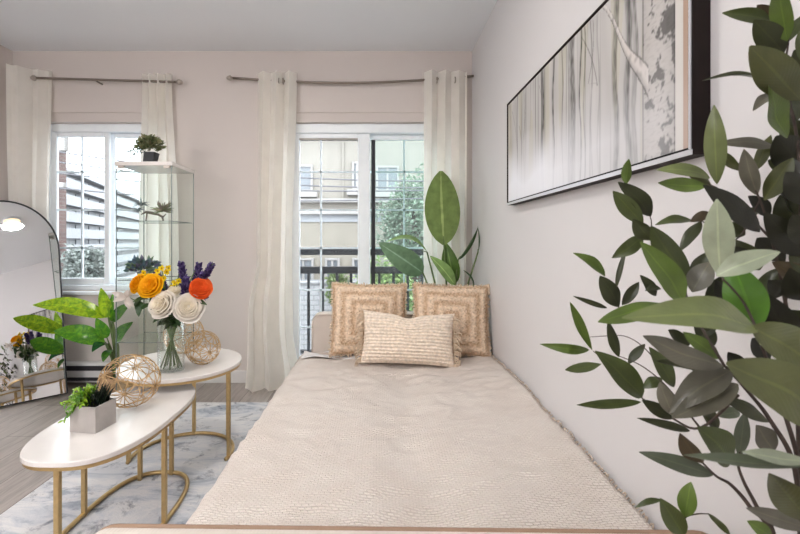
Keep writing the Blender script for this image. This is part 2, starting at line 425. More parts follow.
# ---- baseboard heater under window_1
h = thing('baseboard_heater', 'white electric baseboard heater under the left window, dark louvre slots', 'heater', (-2.1, YB - 0.05, 0))
x0, x1, zt = PXX(58, 3.4), PXX(122, 3.4), PZ(363, 3.38)
m = MB(); m.box(x0, x1, YB - 0.07, YB - 0.002, 0.02, zt, 0.008); m.build('body', M['heater'], h)
m = MB(); m.box(x0 + .02, x1 - .02, YB - 0.073, YB - 0.069, zt - 0.058, zt - 0.022); m.box(x0 + .02, x1 - .02, YB - 0.073, YB - 0.069, zt - 0.135, zt - 0.110); m.build('louvre_slot', M['dark'], h)

# ------------------------------------------------------------------ curtain rods and curtains
def rod(name, label, xa, ya, xb, yb, sag, fin, Y, brackets):
    a, c = P(xa, ya, Y), P(xb, yb, Y)
    r = thing(name, label, 'curtain rod', (a + c) / 2)
    pts = []
    for i in range(25):
        t_ = i / 24; q = a.lerp(c, t_); q.z -= sag * math.sin(PI * t_) ; pts.append(q)
    MB().tube(pts, 0.0095, 10).build('rod', M['bronze'], r)
    for q, d in ((a, -1), (c, 1)):
        if (d < 0 and 'l' in fin) or (d > 0 and 'r' in fin):
            m = MB(); m.tube([q, q + Vector((d*0.012,0,0)), q + Vector((d*0.014,0,0)), q + Vector((d*0.026,0,0)), q + Vector((d*0.045,0,0)), q + Vector((d*0.05,0,0))], [0.010, 0.011, 0.019, 0.021, 0.012, 0.004], 14)
            m.build('finial', M['bronze2'] if d < 0 or fin == 'lr2' else M['bronze'], r)
    for t_ in brackets:
        q = a.lerp(c, t_); q.z -= sag * math.sin(PI * t_)
        m = MB(); m.tube([q + Vector((0, 0, -0.012)), Vector((q.x, YB - 0.004, q.z - 0.012))], 0.006, 8)
        m.box(q.x - 0.012, q.x + 0.012, YB - 0.006, YB - 0.0005, q.z - 0.05, q.z + 0.02, 0.002, 1)
        m.tube([q + Vector((0.0, math.sin(a_) * 0.012, math.cos(a_) * 0.012)) for a_ in [x * PI / 6 for x in range(2, 11)]], 0.003, 6)
        m.build('bracket', M['bronze'], r)
    return pts
RY = 3.392
rod('curtain_rod', 'bronze curtain rod above the left window, one bracket at its middle', 37, 78, 176, 82, 0.0, 'lr2', 3.375, [0.43])
rod('curtain_rod', 'bowed bronze curtain rod above the glass patio door', 233, 78, 474, 76, 0.045, 'l', RY, [0.15, 0.90])

def interp(tab, z):
    tab = sorted(tab)
    if z <= tab[0][0]: return tab[0][1]
    for (a, x), (c, y) in zip(tab, tab[1:]):
        if z <= c: 
            t_ = (z - a) / (c - a); t_ = t_*t_*(3-2*t_); return x + (y - x) * t_
    return tab[-1][1]
def curtain(label, left, right, ztop, zbot, folds, amp, yc, grom, seed=0, puddle=0.0, yforward=0.0, wrap=0.0):
    """left/right: [(z, x)] outline tables"""
    m = MB(); r_ = random.Random(seed); ph = r_.uniform(0, 6)
    def fn(u, v):
        z = ztop + (zbot - ztop) * v
        xl, xr = interp(left, z), interp(right, z)
        fu = folds * 2 * PI * u + ph
        wob = 0.5 * noise.noise(Vector((u * 4 + seed, v * 3, 1.3)))
        A = amp * (0.75 + 0.45 * v + 0.5 * noise.noise(Vector((u * 2 + seed, v * 1.5, 4))))
        uu = u + 0.018 * math.sin(2 * fu) 
        x = xl + (xr - xl) * uu + 0.35 * A * math.sin(fu * 0.5 + wob * 3) * v
        y = yc + A * math.sin(fu + wob * 1.2 * v) - yforward * v ** 3 - wrap * (1 - u) ** 2.2
        if v > 0.9 and puddle:
            q = (v - 0.9) / 0.1
            y -= puddle * q * q * (0.6 + 0.6 * noise.noise(Vector((u * 3, seed, 0))))
        return Vector((x, min(y, YB - 0.022), max(z, 0.004)))
    m.grid(fn, 90, 60)
    c = m.build('curtain', M['curtain'])
    tag(c, label, 'curtain', 'cream grommet curtains')
    z_r = grom[0]
    for gx in grom[1]:
        g = MB(); g.tube([Vector((gx, yc - 0.0 + 0.004, z_r)) + Vector((0.007 * math.sin(a_) * 0, 0.021 * math.sin(a_), 0.021 * math.cos(a_))) for a_ in [k * PI / 8 for k in range(16)]], 0.0045, 6, closed=True)
        o = g.build('grommet', M['bronze2'], c)
    return c
X = lambda px: PXX(px, 3.36)
Z = lambda py: PZ(py, 3.36)
curtain('cream curtain in the left corner, hanging behind the arched mirror', [(0, PXX(8, 3.27)), (Z(300), PXX(8, 3.27)), (Z(70), PXX(5, 3.27))], [(0, X(42)), (Z(220), X(44)), (Z(72), X(47))], Z(68), 0.26, 2.5, 0.018, 3.413, (Z(77), []), 1, wrap=0.15)
curtain('cream curtain between left window and wall, behind the glass cabinet', [(0, X(138)), (Z(240), X(139)), (Z(74), X(142))], [(0, X(178)), (Z(240), X(176)), (Z(74), X(169))], Z(73), 0.03, 3.2, 0.032, 3.38, (Z(81), [X(166)]), 2)
curtain('long cream curtain left of the patio door, hem pooling on the floor', [(0, X(247)), (Z(355), X(247)), (Z(310), X(247)), (Z(260), X(255)), (Z(74), X(257))], [(0, X(302)), (Z(330), X(293)), (Z(250), X(292)), (Z(74), X(296))], Z(72), 0.006, 3.0, 0.036, 3.36, (Z(81), [X(279), X(283)]), 3, puddle=0.10, yforward=0.05)
curtain('cream curtain in the right corner, behind the tall banana-leaf plant', [(0, X(424)), (Z(250), X(423)), (Z(72), X(424))], [(0, X(469)), (Z(250), X(468)), (Z(70), X(468))], Z(71), 0.02, 3.2, 0.036, 3.36, (Z(80), [X(437), X(455)]), 4)

# ------------------------------------------------------------------ outside
def facade_windows(parent, rects, Y, mat='shade'):
    for (x0, x1, y0, y1) in rects:
        a, c = P(x0, y1, Y), P(x1, y0, Y)
        m = MB(); rect_frame(m, a.x, c.x, a.z, c.z, 0.07, Y - 0.08, Y + 0.02, bev=0.01)
        m.box(a.x - 0.15, c.x + 0.15, Y - 0.25, Y, a.z - 0.18, a.z, 0.01, 1)
        m.box((a.x + c.x)/2 - 0.03, (a.x + c.x)/2 + 0.03, Y - 0.06, Y, a.z, c.z)
        f = m.build('window_frame', M['ext_trim'], parent)
        MB().box(a.x + 0.05, c.x - 0.05, Y - 0.02, Y - 0.01, a.z + 0.05, c.z - 0.05).build('pane', M[mat], f)
M['ext_wall'] = simple('beige_render', (0.215, 0.2, 0.174), 0.8, var=0.05, nscale=3)
M['ext_wall2'] = simple('lower_render', (0.235, 0.215, 0.18), 0.8, var=0.06, nscale=3)
M['ext_trim'] = simple('stone_trim', (0.27, 0.26, 0.25), 0.7, var=0.04)
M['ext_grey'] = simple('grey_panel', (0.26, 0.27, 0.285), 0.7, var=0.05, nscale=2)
M['ext_light'] = simple('pale_slab', (0.3, 0.31, 0.325), 0.7, var=0.03)
M['shade'] = simple('facade_pane', (0.15, 0.165, 0.18), 0.25, var=0.1, nscale=2)
M['cable'] = simple('cable_grey', (0.10, 0.10, 0.11), 0.7)
M['asphalt'] = simple('asphalt', (0.13, 0.13, 0.135), 0.9, var=0.1, nscale=2)
t = NT('pink_brick'); v = t.coord('Object', (1, 1, 1), (PI/2, 0, 0)); bk = t.n('ShaderNodeTexBrick'); bk.inputs['Scale'].default_value = 2.2
bk.inputs['Color1'].default_value = (0.17, 0.11, 0.10, 1); bk.inputs['Color2'].default_value = (0.14, 0.095, 0.09, 1); bk.inputs['Mortar'].default_value = (0.2, 0.18, 0.17, 1); t.l(v, bk.inputs['Vector'])
M['brick'] = t.done(t.bsdf(bk.outputs['Color'], 0.85))
t = NT('pale_block'); v = t.coord('Object', (1, 1, 1), (PI/2, 0, 0)); bk = t.n('ShaderNodeTexBrick'); bk.inputs['Scale'].default_value = 2.5; bk.inputs['Mortar Size'].default_value = 0.03
bk.inputs['Color1'].default_value = (0.24, 0.24, 0.24, 1); bk.inputs['Color2'].default_value = (0.22, 0.222, 0.225, 1); bk.inputs['Mortar'].default_value = (0.15, 0.155, 0.16, 1); t.l(v, bk.inputs['Vector'])
M['block'] = t.done(t.bsdf(bk.outputs['Color'], 0.85))
GZ = -3.2
struct(MB().box(-60, 40, 3.9, 90, GZ - 0.2, GZ).build('street', M['asphalt']))
# facing beige building
B = thing('apartment_building', 'beige apartment building across the street, seen through the patio door', 'building', (-0.8, 16, GZ))
YA = 14.0
m = MB(); m.box(-6.0, 2.6, YA, YA + 6, GZ, 8.0); m.box(PXX(343, YA) - 0.03, PXX(343, YA) + 0.03, YA - 0.05, YA, PZ(205, YA), 8.0); m.build('wall', M['ext_wall'], B)
m = MB(); m.box(-6.0, 2.6, YA - 1.1, YA, GZ, PZ(215, YA - 1.1)); m.build('lower_wall', M['ext_wall2'], B)
m = MB(); m.box(-6.05, 2.65, YA - 1.3, YA, PZ(215, YA - 1.1), PZ(210, YA - 1.1), 0.02, 1); m.box(-6.05, 2.65, YA - 0.2, YA, PZ(203, YA), PZ(199, YA), 0.02, 1); m.build('cornice', M['ext_trim'], B)
m = MB(); m.box(-6.0, 2.6, YA - 1.14, YA - 1.1, PZ(222, YA - 1.1), PZ(215, YA - 1.1)); m.build('grey_band', M['ext_grey'], B)  # plain grey band below the cornice
facade_windows(B, [(270, 313, 165, 192), (352, 362, 162, 190), (376, 399, 166, 192), (270, 313, 90, 128), (330, 362, 90, 128)], YA)
facade_windows(B, [(293, 314, 258, 292), (352, 374, 258, 280), (325, 340, 258, 280)], YA - 1.1)
# pale block boundary wall lower down, seen between the railing bars
w2 = MB(); w2.box(-4.4, 0.2, 9.0, 9.3, GZ, PZ(284, 9.0)); w2.box(-4.45, 0.25, 8.95, 9.35, PZ(284, 9.0), PZ(281, 9.0), 0.02, 1)
struct(w2.build('boundary_wall', M['block']))
# stepped grey building with balcony decks (left window)
B = thing('balcony_building', 'long grey apartment block with stacked balconies, seen through the left window', 'building', P(80, 300, 20))
n0, n1 = P(28, 140, 17), P(118, 203, 30)
d = Vector((n1.x - n0.x, n1.y - n0.y, 0)); L = d.length * 1.9; d.normalize(); nn = Vector((d.y, -d.x, 0))
if nn.dot(Vector((-n0.x, -n0.y, 0))) < 0: nn = -nn
R = Matrix((( d.x, -nn.x, 0, n0.x), (d.y, -nn.y, 0, n0.y), (0, 0, 1, 0), (0, 0, 0, 1)))
top = n0.z - 0.4
m = MB(); m.box(0, L, 0.55, 6, GZ, top, M=R); m.build('wall', M['bal_wall'], B)
fl = 0.80
k = 0
z = top
while z > GZ + 0.5:
    m = MB(); m.box(-0.2, L, 0, 0.7, z - 0.14, z, M=R); m.build('balcony_slab', M['ext_light'], B)
    m = MB()
    if k > 0: m.box(-0.1, L, 0.02, 0.06, z, z + 0.36, M=R); m.build('balcony_rail', M['ext_light'], B)
    q = 0.5
    while q < L - 1 and k > 0:
        MB().box(q, q + 1.3, 0.51, 0.55, z + 0.05, z + 0.62, M=R).build('window', M['bal_pane'], B); q += 2.2 if q < 14 else 60
    z -= fl; k += 1
# brick house at the very left of window 1
B = thing('brick_building', 'dark pink brick building at the left edge of the left window view', 'building', P(50, 300, 13))
m = MB(); a = P(20, 300, 13); c = P(65, 300, 13); m.box(a.x - 3, P(58, 300, 13).x, 13, 13.35, GZ, PZ(133, 13)); m.build('wall', M['brick'], B)
for q_ in ((c.x - 0.35, c.x + 0.12, 12.8, 13.0, PZ(152, 13), PZ(134, 13)), (c.x - 0.3, c.x + 0.05, 12.85, 13.0, PZ(188, 13), PZ(183, 13))): MB().box(*q_, 0.02, 1).build('bay_ledge', M['ext_trim'], B)
# power lines
for (ya, yb, Y, lab) in ((155, 182, 8.0, 'topmost'), (165, 189, 8.2, 'second'), (176, 193, 8.4, 'third'), (191, 202, 8.6, 'lowest')):
    A_, B_ = P(60, ya, Y), P(360, yb, Y); dd = B_ - A_
    a, c = A_ - dd * 0.35, B_ + dd * 0.4
    pts = [a.lerp(c, i/30) - Vector((0, 0, 0.25 * math.sin(PI * i/30) - 0.2)) for i in range(31)]
    tag(MB().tube(pts, 0.013, 6).build('power_line', M['cable']), 'dark power cable crossing both windows outside, %s of the four' % lab, 'power line', 'power cables over the street')
# trees
def tree(label, c, rx, ry, rz, n, lw, cols, seed, trunk=True):
    r_ = random.Random(seed); c = Vector(c)
    t_ = thing('street_tree', label, 'tree', (c.x, c.y, GZ))
    m = MB()
    for i in range(n):
        q = Vector((r_.gauss(0, 1), r_.gauss(0, 1), r_.gauss(0, 1))); q = q.normalized() * (0.55 + 0.45 * r_.random())
        lump = 0.8 + 0.35 * noise.noise(q * 2.3 + Vector((seed, 0, 0)))
        p = c + Vector((q.x * rx, q.y * ry, q.z * rz)) * lump
        a = Vector((r_.uniform(-1, 1), r_.uniform(-1, 1), r_.uniform(-1, 0.5))).normalized()
        m.leaf(p, p + a * lw, lw * 0.55, Vector((r_.uniform(-1, 1), r_.uniform(-1, 1), 1)), 0.1, 0.1, r_.choice(cols), n=3)
    m.build('foliage', M['leaf'], t_)
    m = MB(); m.tube([(c.x, c.y, GZ), (c.x + 0.1, c.y, c.z - rz * 0.3), (c.x, c.y, c.z + rz * 0.5)], [0.16, 0.12, 0.03], 8)
    for k in range(6):
        a = k * 1.05; m.tube([(c.x, c.y, c.z - rz * 0.4), (c.x + rx * 0.6 * math.cos(a), c.y + ry * 0.6 * math.sin(a), c.z + rz * 0.3 * r_.uniform(-0.3, 1))], [0.06, 0.015], 6)
    m.build('trunk', M['bark'], t_)
HAZE_GREEN = [(0.24, 0.30, 0.24), (0.20, 0.27, 0.20), (0.29, 0.33, 0.27)]  # leaf colours paled to carry the outdoor haze
tree('hazy pale green leafy tree outside the right half of the patio door', P(412, 226, 10.5), 0.95, 0.9, 1.55, 6000, 0.10, HAZE_GREEN, 11)
tree('bright yellow-green bush behind the balcony railing, below the street tree', P(385, 300, 8.0), 0.8, 0.6, 0.95, 3200, 0.09, [(0.20, 0.28, 0.09), (0.15, 0.22, 0.08), (0.25, 0.30, 0.13)], 12)
tree('grey-green tree low in the left window view, before the balconied block', P(88, 268, 12), 0.8, 0.8, 0.8, 3000, 0.11, [(0.22, 0.25, 0.235), (0.26, 0.29, 0.275)], 13)
tree('small yellow-green shrub between railing bars left of the cushions', P(338, 288, 8.4), 0.28, 0.3, 0.45, 900, 0.08, [(0.16, 0.21, 0.08), (0.13, 0.18, 0.07)], 14)
# balcony railing
R_ = thing('balcony_railing', 'black iron balcony railing outside the patio door', 'railing', (-0.1, 3.8, 0))
x0, x1, RYY = D1[0] - 0.25, D1[1] + 0.3, 3.8
for (ya, yb) in ((255, 249), (273.5, 266.5)):
    MB().box(x0, x1, RYY - 0.02, RYY + 0.02, PZ(ya, RYY), PZ(yb, RYY), 0.004, 1).build('rail', M['black'], R_)
MB().box(x0, x1, RYY - 0.02, RYY + 0.02, PZ(353, RYY), PZ(350, RYY), 0.004, 1).build('rail', M['black'], R_)
xx = PXX(294.5, RYY)
for k in range(-3, 16):
    xk = xx + k * 0.121
    if x0 < xk < x1: MB().box(xk - 0.011, xk + 0.011, RYY - 0.011, RYY + 0.011, PZ(351, RYY), PZ(269, RYY)).build('baluster', M['black'], R_)
struct(MB().box(x0 - 0.1, x1 + 0.1, 3.6, 3.9, -0.15, 0.0).build('balcony_slab', M['ext_grey']))
for xk in (x0, x1):
    MB().box(xk - 0.025, xk + 0.025, RYY - 0.025, RYY + 0.025, 0, PZ(248, RYY), 0.004, 1).build('post', M['black'], R_)

# ------------------------------------------------------------------ rug
tag(MB().box(-1.505, 0.25, 0.55, 3.0, 0.0005, 0.012, 0.004, 1).build('area_rug', M['rug']), 'worn pale grey abstract area rug under the coffee tables', 'rug')

# ------------------------------------------------------------------ daybed
HB0, HB1 = 2.97, 3.08
bed = thing('daybed', 'beige upholstered daybed with low padded ends along the right wall', 'bed', (0.1, 1.9, 0))
m = MB(); m.box(-0.47, 0.665, 0.82, HB0, 0.07, 0.27, 0.02); m.build('base_frame', M['upholstery'], bed)
for (x, y) in ((-0.42, 0.87), (0.61, 0.87), (-0.42, 2.9), (0.61, 2.9)):
    MB().lathe([(0.018, 0.013 if x < 0 and y < 2.99 else 0.0), (0.026, 0.075)], (x, y, 0), 12).build('leg', M['bark'], bed)
MB().box(-0.46, 0.655, 0.83, HB0 - 0.01, 0.272, 0.310, 0.018, 3).build('mattress', M['linen'], bed)
def padded_end(name, y0, y1, prof):
    """prof: list of (x, ztop) silhouette"""
    m = MB(); n = len(prof)
    ys = [(y0, 0.012), (y0 + 0.012, 0.003), (y0 + 0.03, 0.0), (y1 - 0.03, 0.0), (y1 - 0.012, 0.003), (y1, 0.012)]
    def fn(u, v):
        i = u * (n - 1); k = min(int(i), n - 2); f_ = i - k
        x = prof[k][0] * (1 - f_) + prof[k+1][0] * f_; z = prof[k][1] * (1 - f_) + prof[k+1][1] * f_
        j = v * 5; kk = min(int(j), 4); g = j - kk
        y = ys[kk][0] * (1 - g) + ys[kk+1][0] * g; ins = ys[kk][1] * (1 - g) + ys[kk+1][1] * g
        cx_ = 0.09
        return Vector((x + (cx_ - x) * ins * 1.2, y, z - ins))
    m.grid(fn, (n - 1) * 3, 5)
    base = [Vector(p) for p in ((prof[0][0] + .01, y0, 0.06), (prof[-1][0] - .01, y0, 0.06))]
    for yy, s in ((y0, 1), (y1, -1)):
        ring = [Vector((x + (0.09 - x) * 0.012 * 1.2, yy, z - 0.012)) for x, z in prof]
        vs = ring + [Vector((q.x, yy, 0.06)) for q in ring]
        fs = [(i, i + 1, n + i + 1, n + i) if s < 0 else (i, n + i, n + i + 1, i + 1) for i in range(n - 1)]
        m.add(vs, fs, smooth=False)
    e = m.build(name, M['upholstery'], bed)
    for yy in (y0 + 0.002, y1 - 0.002):
        MB().tube([Vector((x + (0.09 - x) * 0.010, yy, z - 0.008)) for x, z in prof], 0.0055, 8).build('piping', M['piping' if name == 'footboard' else 'upholstery'], e)
    return e
def endprof(xl, xr, z, r, tilt=0.0, z0=0.1):
    pr = [(xl, z0), (xl, z - r)]
    for k in range(1, 7):
        a = PI/2 * k / 6; pr.append((xl + r - r * math.cos(a), z - r + r * math.sin(a)))
    for k in range(1, 8): 
        x = xl + r + (xr - r - xl - r) * k / 8; pr.append((x, z + tilt * (k / 8)))
    for k in range(0, 7):
        a = PI/2 * k / 6; pr.append((xr - r + r * math.sin(a), z + tilt - r + r * math.cos(a)))
    pr += [(xr, z0)]
    return pr
padded_end('headboard', HB0, HB1, endprof(-0.445, 0.66, 0.615, 0.06))
padded_end('footboard', 0.70, 0.80, endprof(-0.52, 0.62, 0.594, 0.045, -0.012))

# blanket
def ztop(x, y):
    r_edge = interp([(0.9, 0.335), (1.3, 0.350), (1.75, 0.372), (2.3, 0.390), (2.75, 0.372), (3.0, 0.36)], y)
    s = max(0.0, min(1.0, (x - 0.25) / 0.43)); z = 0.352 + (r_edge - 0.352) * s * s
    z += -0.020 * math.exp(-((x - 0.13) / 0.09) ** 2) * (1 if y < 2.5 else 0.4)
    nz = noise.noise(Vector((x * 3.0, y * 2.0, 0.3))) * 0.012 + noise.noise(Vector((x * 7, y * 5, 2.1))) * 0.007
    wr = abs(noise.noise(Vector((x * 4 + y * 3.0, y * 9 - x * 4, 5.0)))) 
    nz += 0.022 * (0.35 - wr)
    wr2 = abs(noise.noise(Vector((x * 9 - y * 3.0, y * 14 + x * 6, 8.0)))); nz += 0.010 * (0.3 - wr2)
    return z + nz
m = MB()
XL_, XR_ = -0.505, 0.715
def bl(u, v):
    s = u * 1.62 - 0.24          # arc length across, with overhang on the left
    y = 0.815 + (2.90 + 0.035 * math.sin(u * 7) - 0.815) * v
    w = XR_ - XL_
    if s < 0:
        x = XL_ - 0.012 - 0.012 * math.sin(y * 17) * min(1, -s * 6); z = ztop(XL_, y) - 0.02 + s
    elif s <= w:
        x = XL_ + s; z = ztop(x, y); e = s / 0.05
        if e < 1: z -= 0.02 * (1 - math.sqrt(max(0, 1 - (1 - e) ** 2)))
    else:
        x = XR_ + 0.0; z = ztop(XR_, y) - (s - w) * 0.6
    return Vector((x, y, z))
m.grid(bl, 130, 190)
bk_ = m.build('bedspread', M['blanket'])
tag(bk_, 'beige woven throw blanket spread over the daybed, fringed along the wall', 'blanket')
m = MB()
for i in range(150):
    y = 0.85 + 2.0 * i / 150 + rnd.uniform(-.004, .004); z = ztop(XR_, y)
    a = Vector((XR_ - 0.006, y, z + 0.004)); m.tube([a, a + Vector((0.006, rnd.uniform(-.006, .006), 0.006)), a + Vector((0.004, rnd.uniform(-.012, .012), 0.002))], [0.0022, 0.0024, 0.001], 5)
fr = m.build('fringe', M['tassel'], bk_)
# white sheet peeking at the head, left of the cushions
m = MB()
m.grid(lambda u, v: Vector((-0.48 + 0.55 * u, 2.78 + 0.18 * v, 0.366 + 0.014 * math.sin(u * 9 + v * 3) * (1 - u) + 0.012 * noise.noise(Vector((u * 6, v * 4, 1))))), 30, 14)
tag(m.build('sheet', M['linen']), 'white sheet showing at the head end left of the cushions', 'sheet')

# ------------------------------------------------------------------ cushions
def cushion_mesh(W, H, T, ridges, seed, n=70):
    m = MB(); r_ = random.Random(seed)
    def prof(a): return max(0.0, 1 - abs(a) ** 2.6) ** 0.55
    for side in (1, -1):
        def fn(u, v, side=side):
            a, c = 2 * u - 1, 2 * v - 1
            pin = 0.055
            x = a * W / 2 * (1 - pin * (1 - c * c) * abs(a) ** 2); z = c * H / 2 * (1 - pin * (1 - a * a) * abs(c) ** 2)
            t_ = T / 2 * prof(a) * prof(c)
            return ridges(a, c, x, z, t_, side)
        def cf(u, v):
            return ridges(2*u-1, 2*v-1, 0, 0, 0, 0)
        cols = cf
        m.grid(fn, n, n, colfn=cols)
    return m
def place(o, loc, rx, rz, ry=0):
    o.location = loc; o.rotation_euler = (rx, ry, rz); return o
BAND = [(0.90, 0.74, 0.58), (0.56, 0.37, 0.23)]
def ridges_sq(seed):
    def f(a, c, x, z, t_, side):
        q = max(abs(a), abs(c)); nzz = noise.noise(Vector((a * 6 + seed, c * 6, 1)))
        band = 0.5 + 0.5 * math.cos(2 * PI * (q * 3.6 + 0.10 * nzz))
        shag = noise.noise(Vector((a * 26 + seed, c * 26, 3.0)))
        if side == 0:
            k = 0.22 + 0.62 * band + 0.50 * shag; k = max(0, min(1, k))
            dark = 1.0 - 0.35 * max(0, -shag - 0.25) * 2
            return tuple((BAND[1][i] + (BAND[0][i] - BAND[1][i]) * k) * dark for i in range(3))
        return Vector((x + 0.006 * shag, -side * (t_ + 0.006 * band + 0.007 * shag), z + 0.005 * noise.noise(Vector((a*20, c*20, 9+seed)))))
    return f
M['cushion'] = colattr('frayed_cushion', 0.95, 0.25, 60, 0.9, 240, 0.1)
def square_cushion(label, loc, W, H, rx, rz, ry, seed):
    o = thing('throw_pillow', label, 'pillow', (0, 0, 0), 'square beige cushions with frayed bands')
    cov = cushion_mesh(W, H, 0.15, ridges_sq(seed), seed, 90).build('cover', M['cushion'], o)
    m = MB(); r_ = random.Random(seed)
    N = 170
    for i in range(N):
        t_ = i / N * 4; s = int(t_); f_ = t_ - s; a = 2 * f_ - 1
        pin = lambda q: 1 - 0.055 * (1 - q * q)
        if s == 0: p, d = Vector((a * W/2, 0, -H/2 * pin(a))), Vector((0, 0, -1))
        elif s == 1: p, d = Vector((W/2 * pin(a), 0, a * H/2)), Vector((1, 0, 0))
        elif s == 2: p, d = Vector((-a * W/2, 0, H/2 * pin(a))), Vector((0, 0, 1))
        else: p, d = Vector((-W/2 * pin(a), 0, -a * H/2)), Vector((-1, 0, 0))
        q = p - d * 0.006
        m.tube([q, q + d * 0.010 + Vector((r_.uniform(-.005, .005), r_.uniform(-.006, .006), r_.uniform(-.005, .005))), q + d * 0.016 + Vector((r_.uniform(-.009, .009), r_.uniform(-.01, .01), r_.uniform(-.009, .009)))], [0.006, 0.006, 0.003], 5)
    m.build('frayed_edge', M['fringe'], o)
    return place(o, loc, rx, rz, ry)
square_cushion('left square beige cushion with concentric frayed bands, leaning on the headboard', (PXX(369, 2.86), 2.865, 0.362 + 0.236), 0.49, 0.46, math.radians(-14), math.radians(3), math.radians(1), 3)
square_cushion('right square beige cushion with concentric frayed bands, against the wall', (PXX(451, 2.86), 2.865, 0.362 + 0.232), 0.49, 0.455, math.radians(-15), math.radians(-4), math.radians(1.5), 8)
def ridges_rect(a, c, x, z, t_, side):
    sag = -0.022 * math.exp(-(a / 0.22) ** 2) * max(0, c) + 0.012 * abs(a) ** 2 * max(0, c)
    rib = math.cos(2 * PI * c * 8.0 + 0.8 * noise.noise(Vector((a * 3, c, 0))))
    sh = noise.noise(Vector((a * 30, c * 18, 2)))
    if side == 0:
        k = max(0, min(1, 0.75 + 0.75 * rib + 0.10 * sh))
        return tuple(p + (q - p) * k for p, q in zip((0.82, 0.69, 0.57), (0.90, 0.79, 0.68)))
    return Vector((x, -side * (t_ + 0.0032 * rib + 0.0012 * sh), z + sag))
lp = thing('lumbar_pillow', 'cream ribbed lumbar pillow with side tassels in front of two square cushions', 'pillow')
cushion_mesh(0.56, 0.305, 0.17, ridges_rect, 5, 110).build('cover', M['cushion'], lp)
for s in (-1, 1):
    m = MB(); r_ = random.Random(20 + s)
    for i in range(44):
        z = -0.145 + 0.29 * i / 43; q = Vector((s * 0.272, r_.uniform(-.008, .008), z))
        d = Vector((s, r_.uniform(-.6, .3), r_.uniform(-.9, .5))).normalized(); ln = r_.uniform(0.03, 0.06)
        m.tube([q, q + d * ln * 0.5, q + d * ln * 0.8 + Vector((0, 0, -0.010)), q + d * ln * 0.85 + Vector((0, 0, -0.024))], [0.0035, 0.004, 0.0035, 0.002], 5)
    m.build('tassel_fringe', M['fringe'], lp)
place(lp, (PXX(408, 2.66), 2.665, 0.362 + 0.150), math.radians(-20), math.radians(-3), math.radians(2))

# ------------------------------------------------------------------ wall art
AX = 0.687; YN, YFAR, AZ0, AZ1 = 0.987, 2.36, 1.303, 1.823
art = thing('framed_print', 'birch forest canvas print in a dark floater frame on the right wall', 'picture', (XR, (YN + YFAR) / 2, AZ0))
m = MB(); fw = 0.013; ft = 0.006
m.box(AX + 0.003, XR - 0.0005, YN - fw, YFAR + ft, AZ0 - fw, AZ0, 0); m.box(AX + 0.0, XR - 0.0005, YN - fw, YFAR + ft, AZ1, AZ1 + ft, 0)
m.box(AX + 0.003, XR - 0.0005, YN - fw, YN, AZ0, AZ1, 0); m.box(AX + 0.0, XR - 0.0005, YFAR, YFAR + ft, AZ0, AZ1, 0)
m.build('frame', M['frame_dark'], art)
m = MB()
m.box(AX, AX + 0.003, YN - fw, YFAR + fw, AZ0 - fw, AZ0 - 0.001, 0); m.box(AX, AX + 0.003, YN - fw * .75, YN - 0.004, AZ0, AZ1, 0)
m.build('frame_lip', M['lip'], art)  # pale strips: light reflected by the frame's front face, put into colour
MB().box(AX + 0.030, XR - 0.001, YN, YFAR, AZ0, AZ1).build('backing', M['gap'], art)
uof = lambda px: (YFAR - AX * F / (px - CX)) / (YFAR - YN)
TR = [(509, .004, .25), (516, .006, .30), (523, .005, .22), (541, .016, .42), (552, .010, .50), (561, .006, .25), (570, .030, .40), (579, .007, .45), (583, .005, .40), (590, .006, .25), (597, .005, .20), (614, .016, .42), (626, .016, .40), (633, .014, .30)]
TR = [(uof(a), w_, k_) for a, w_, k_ in TR]
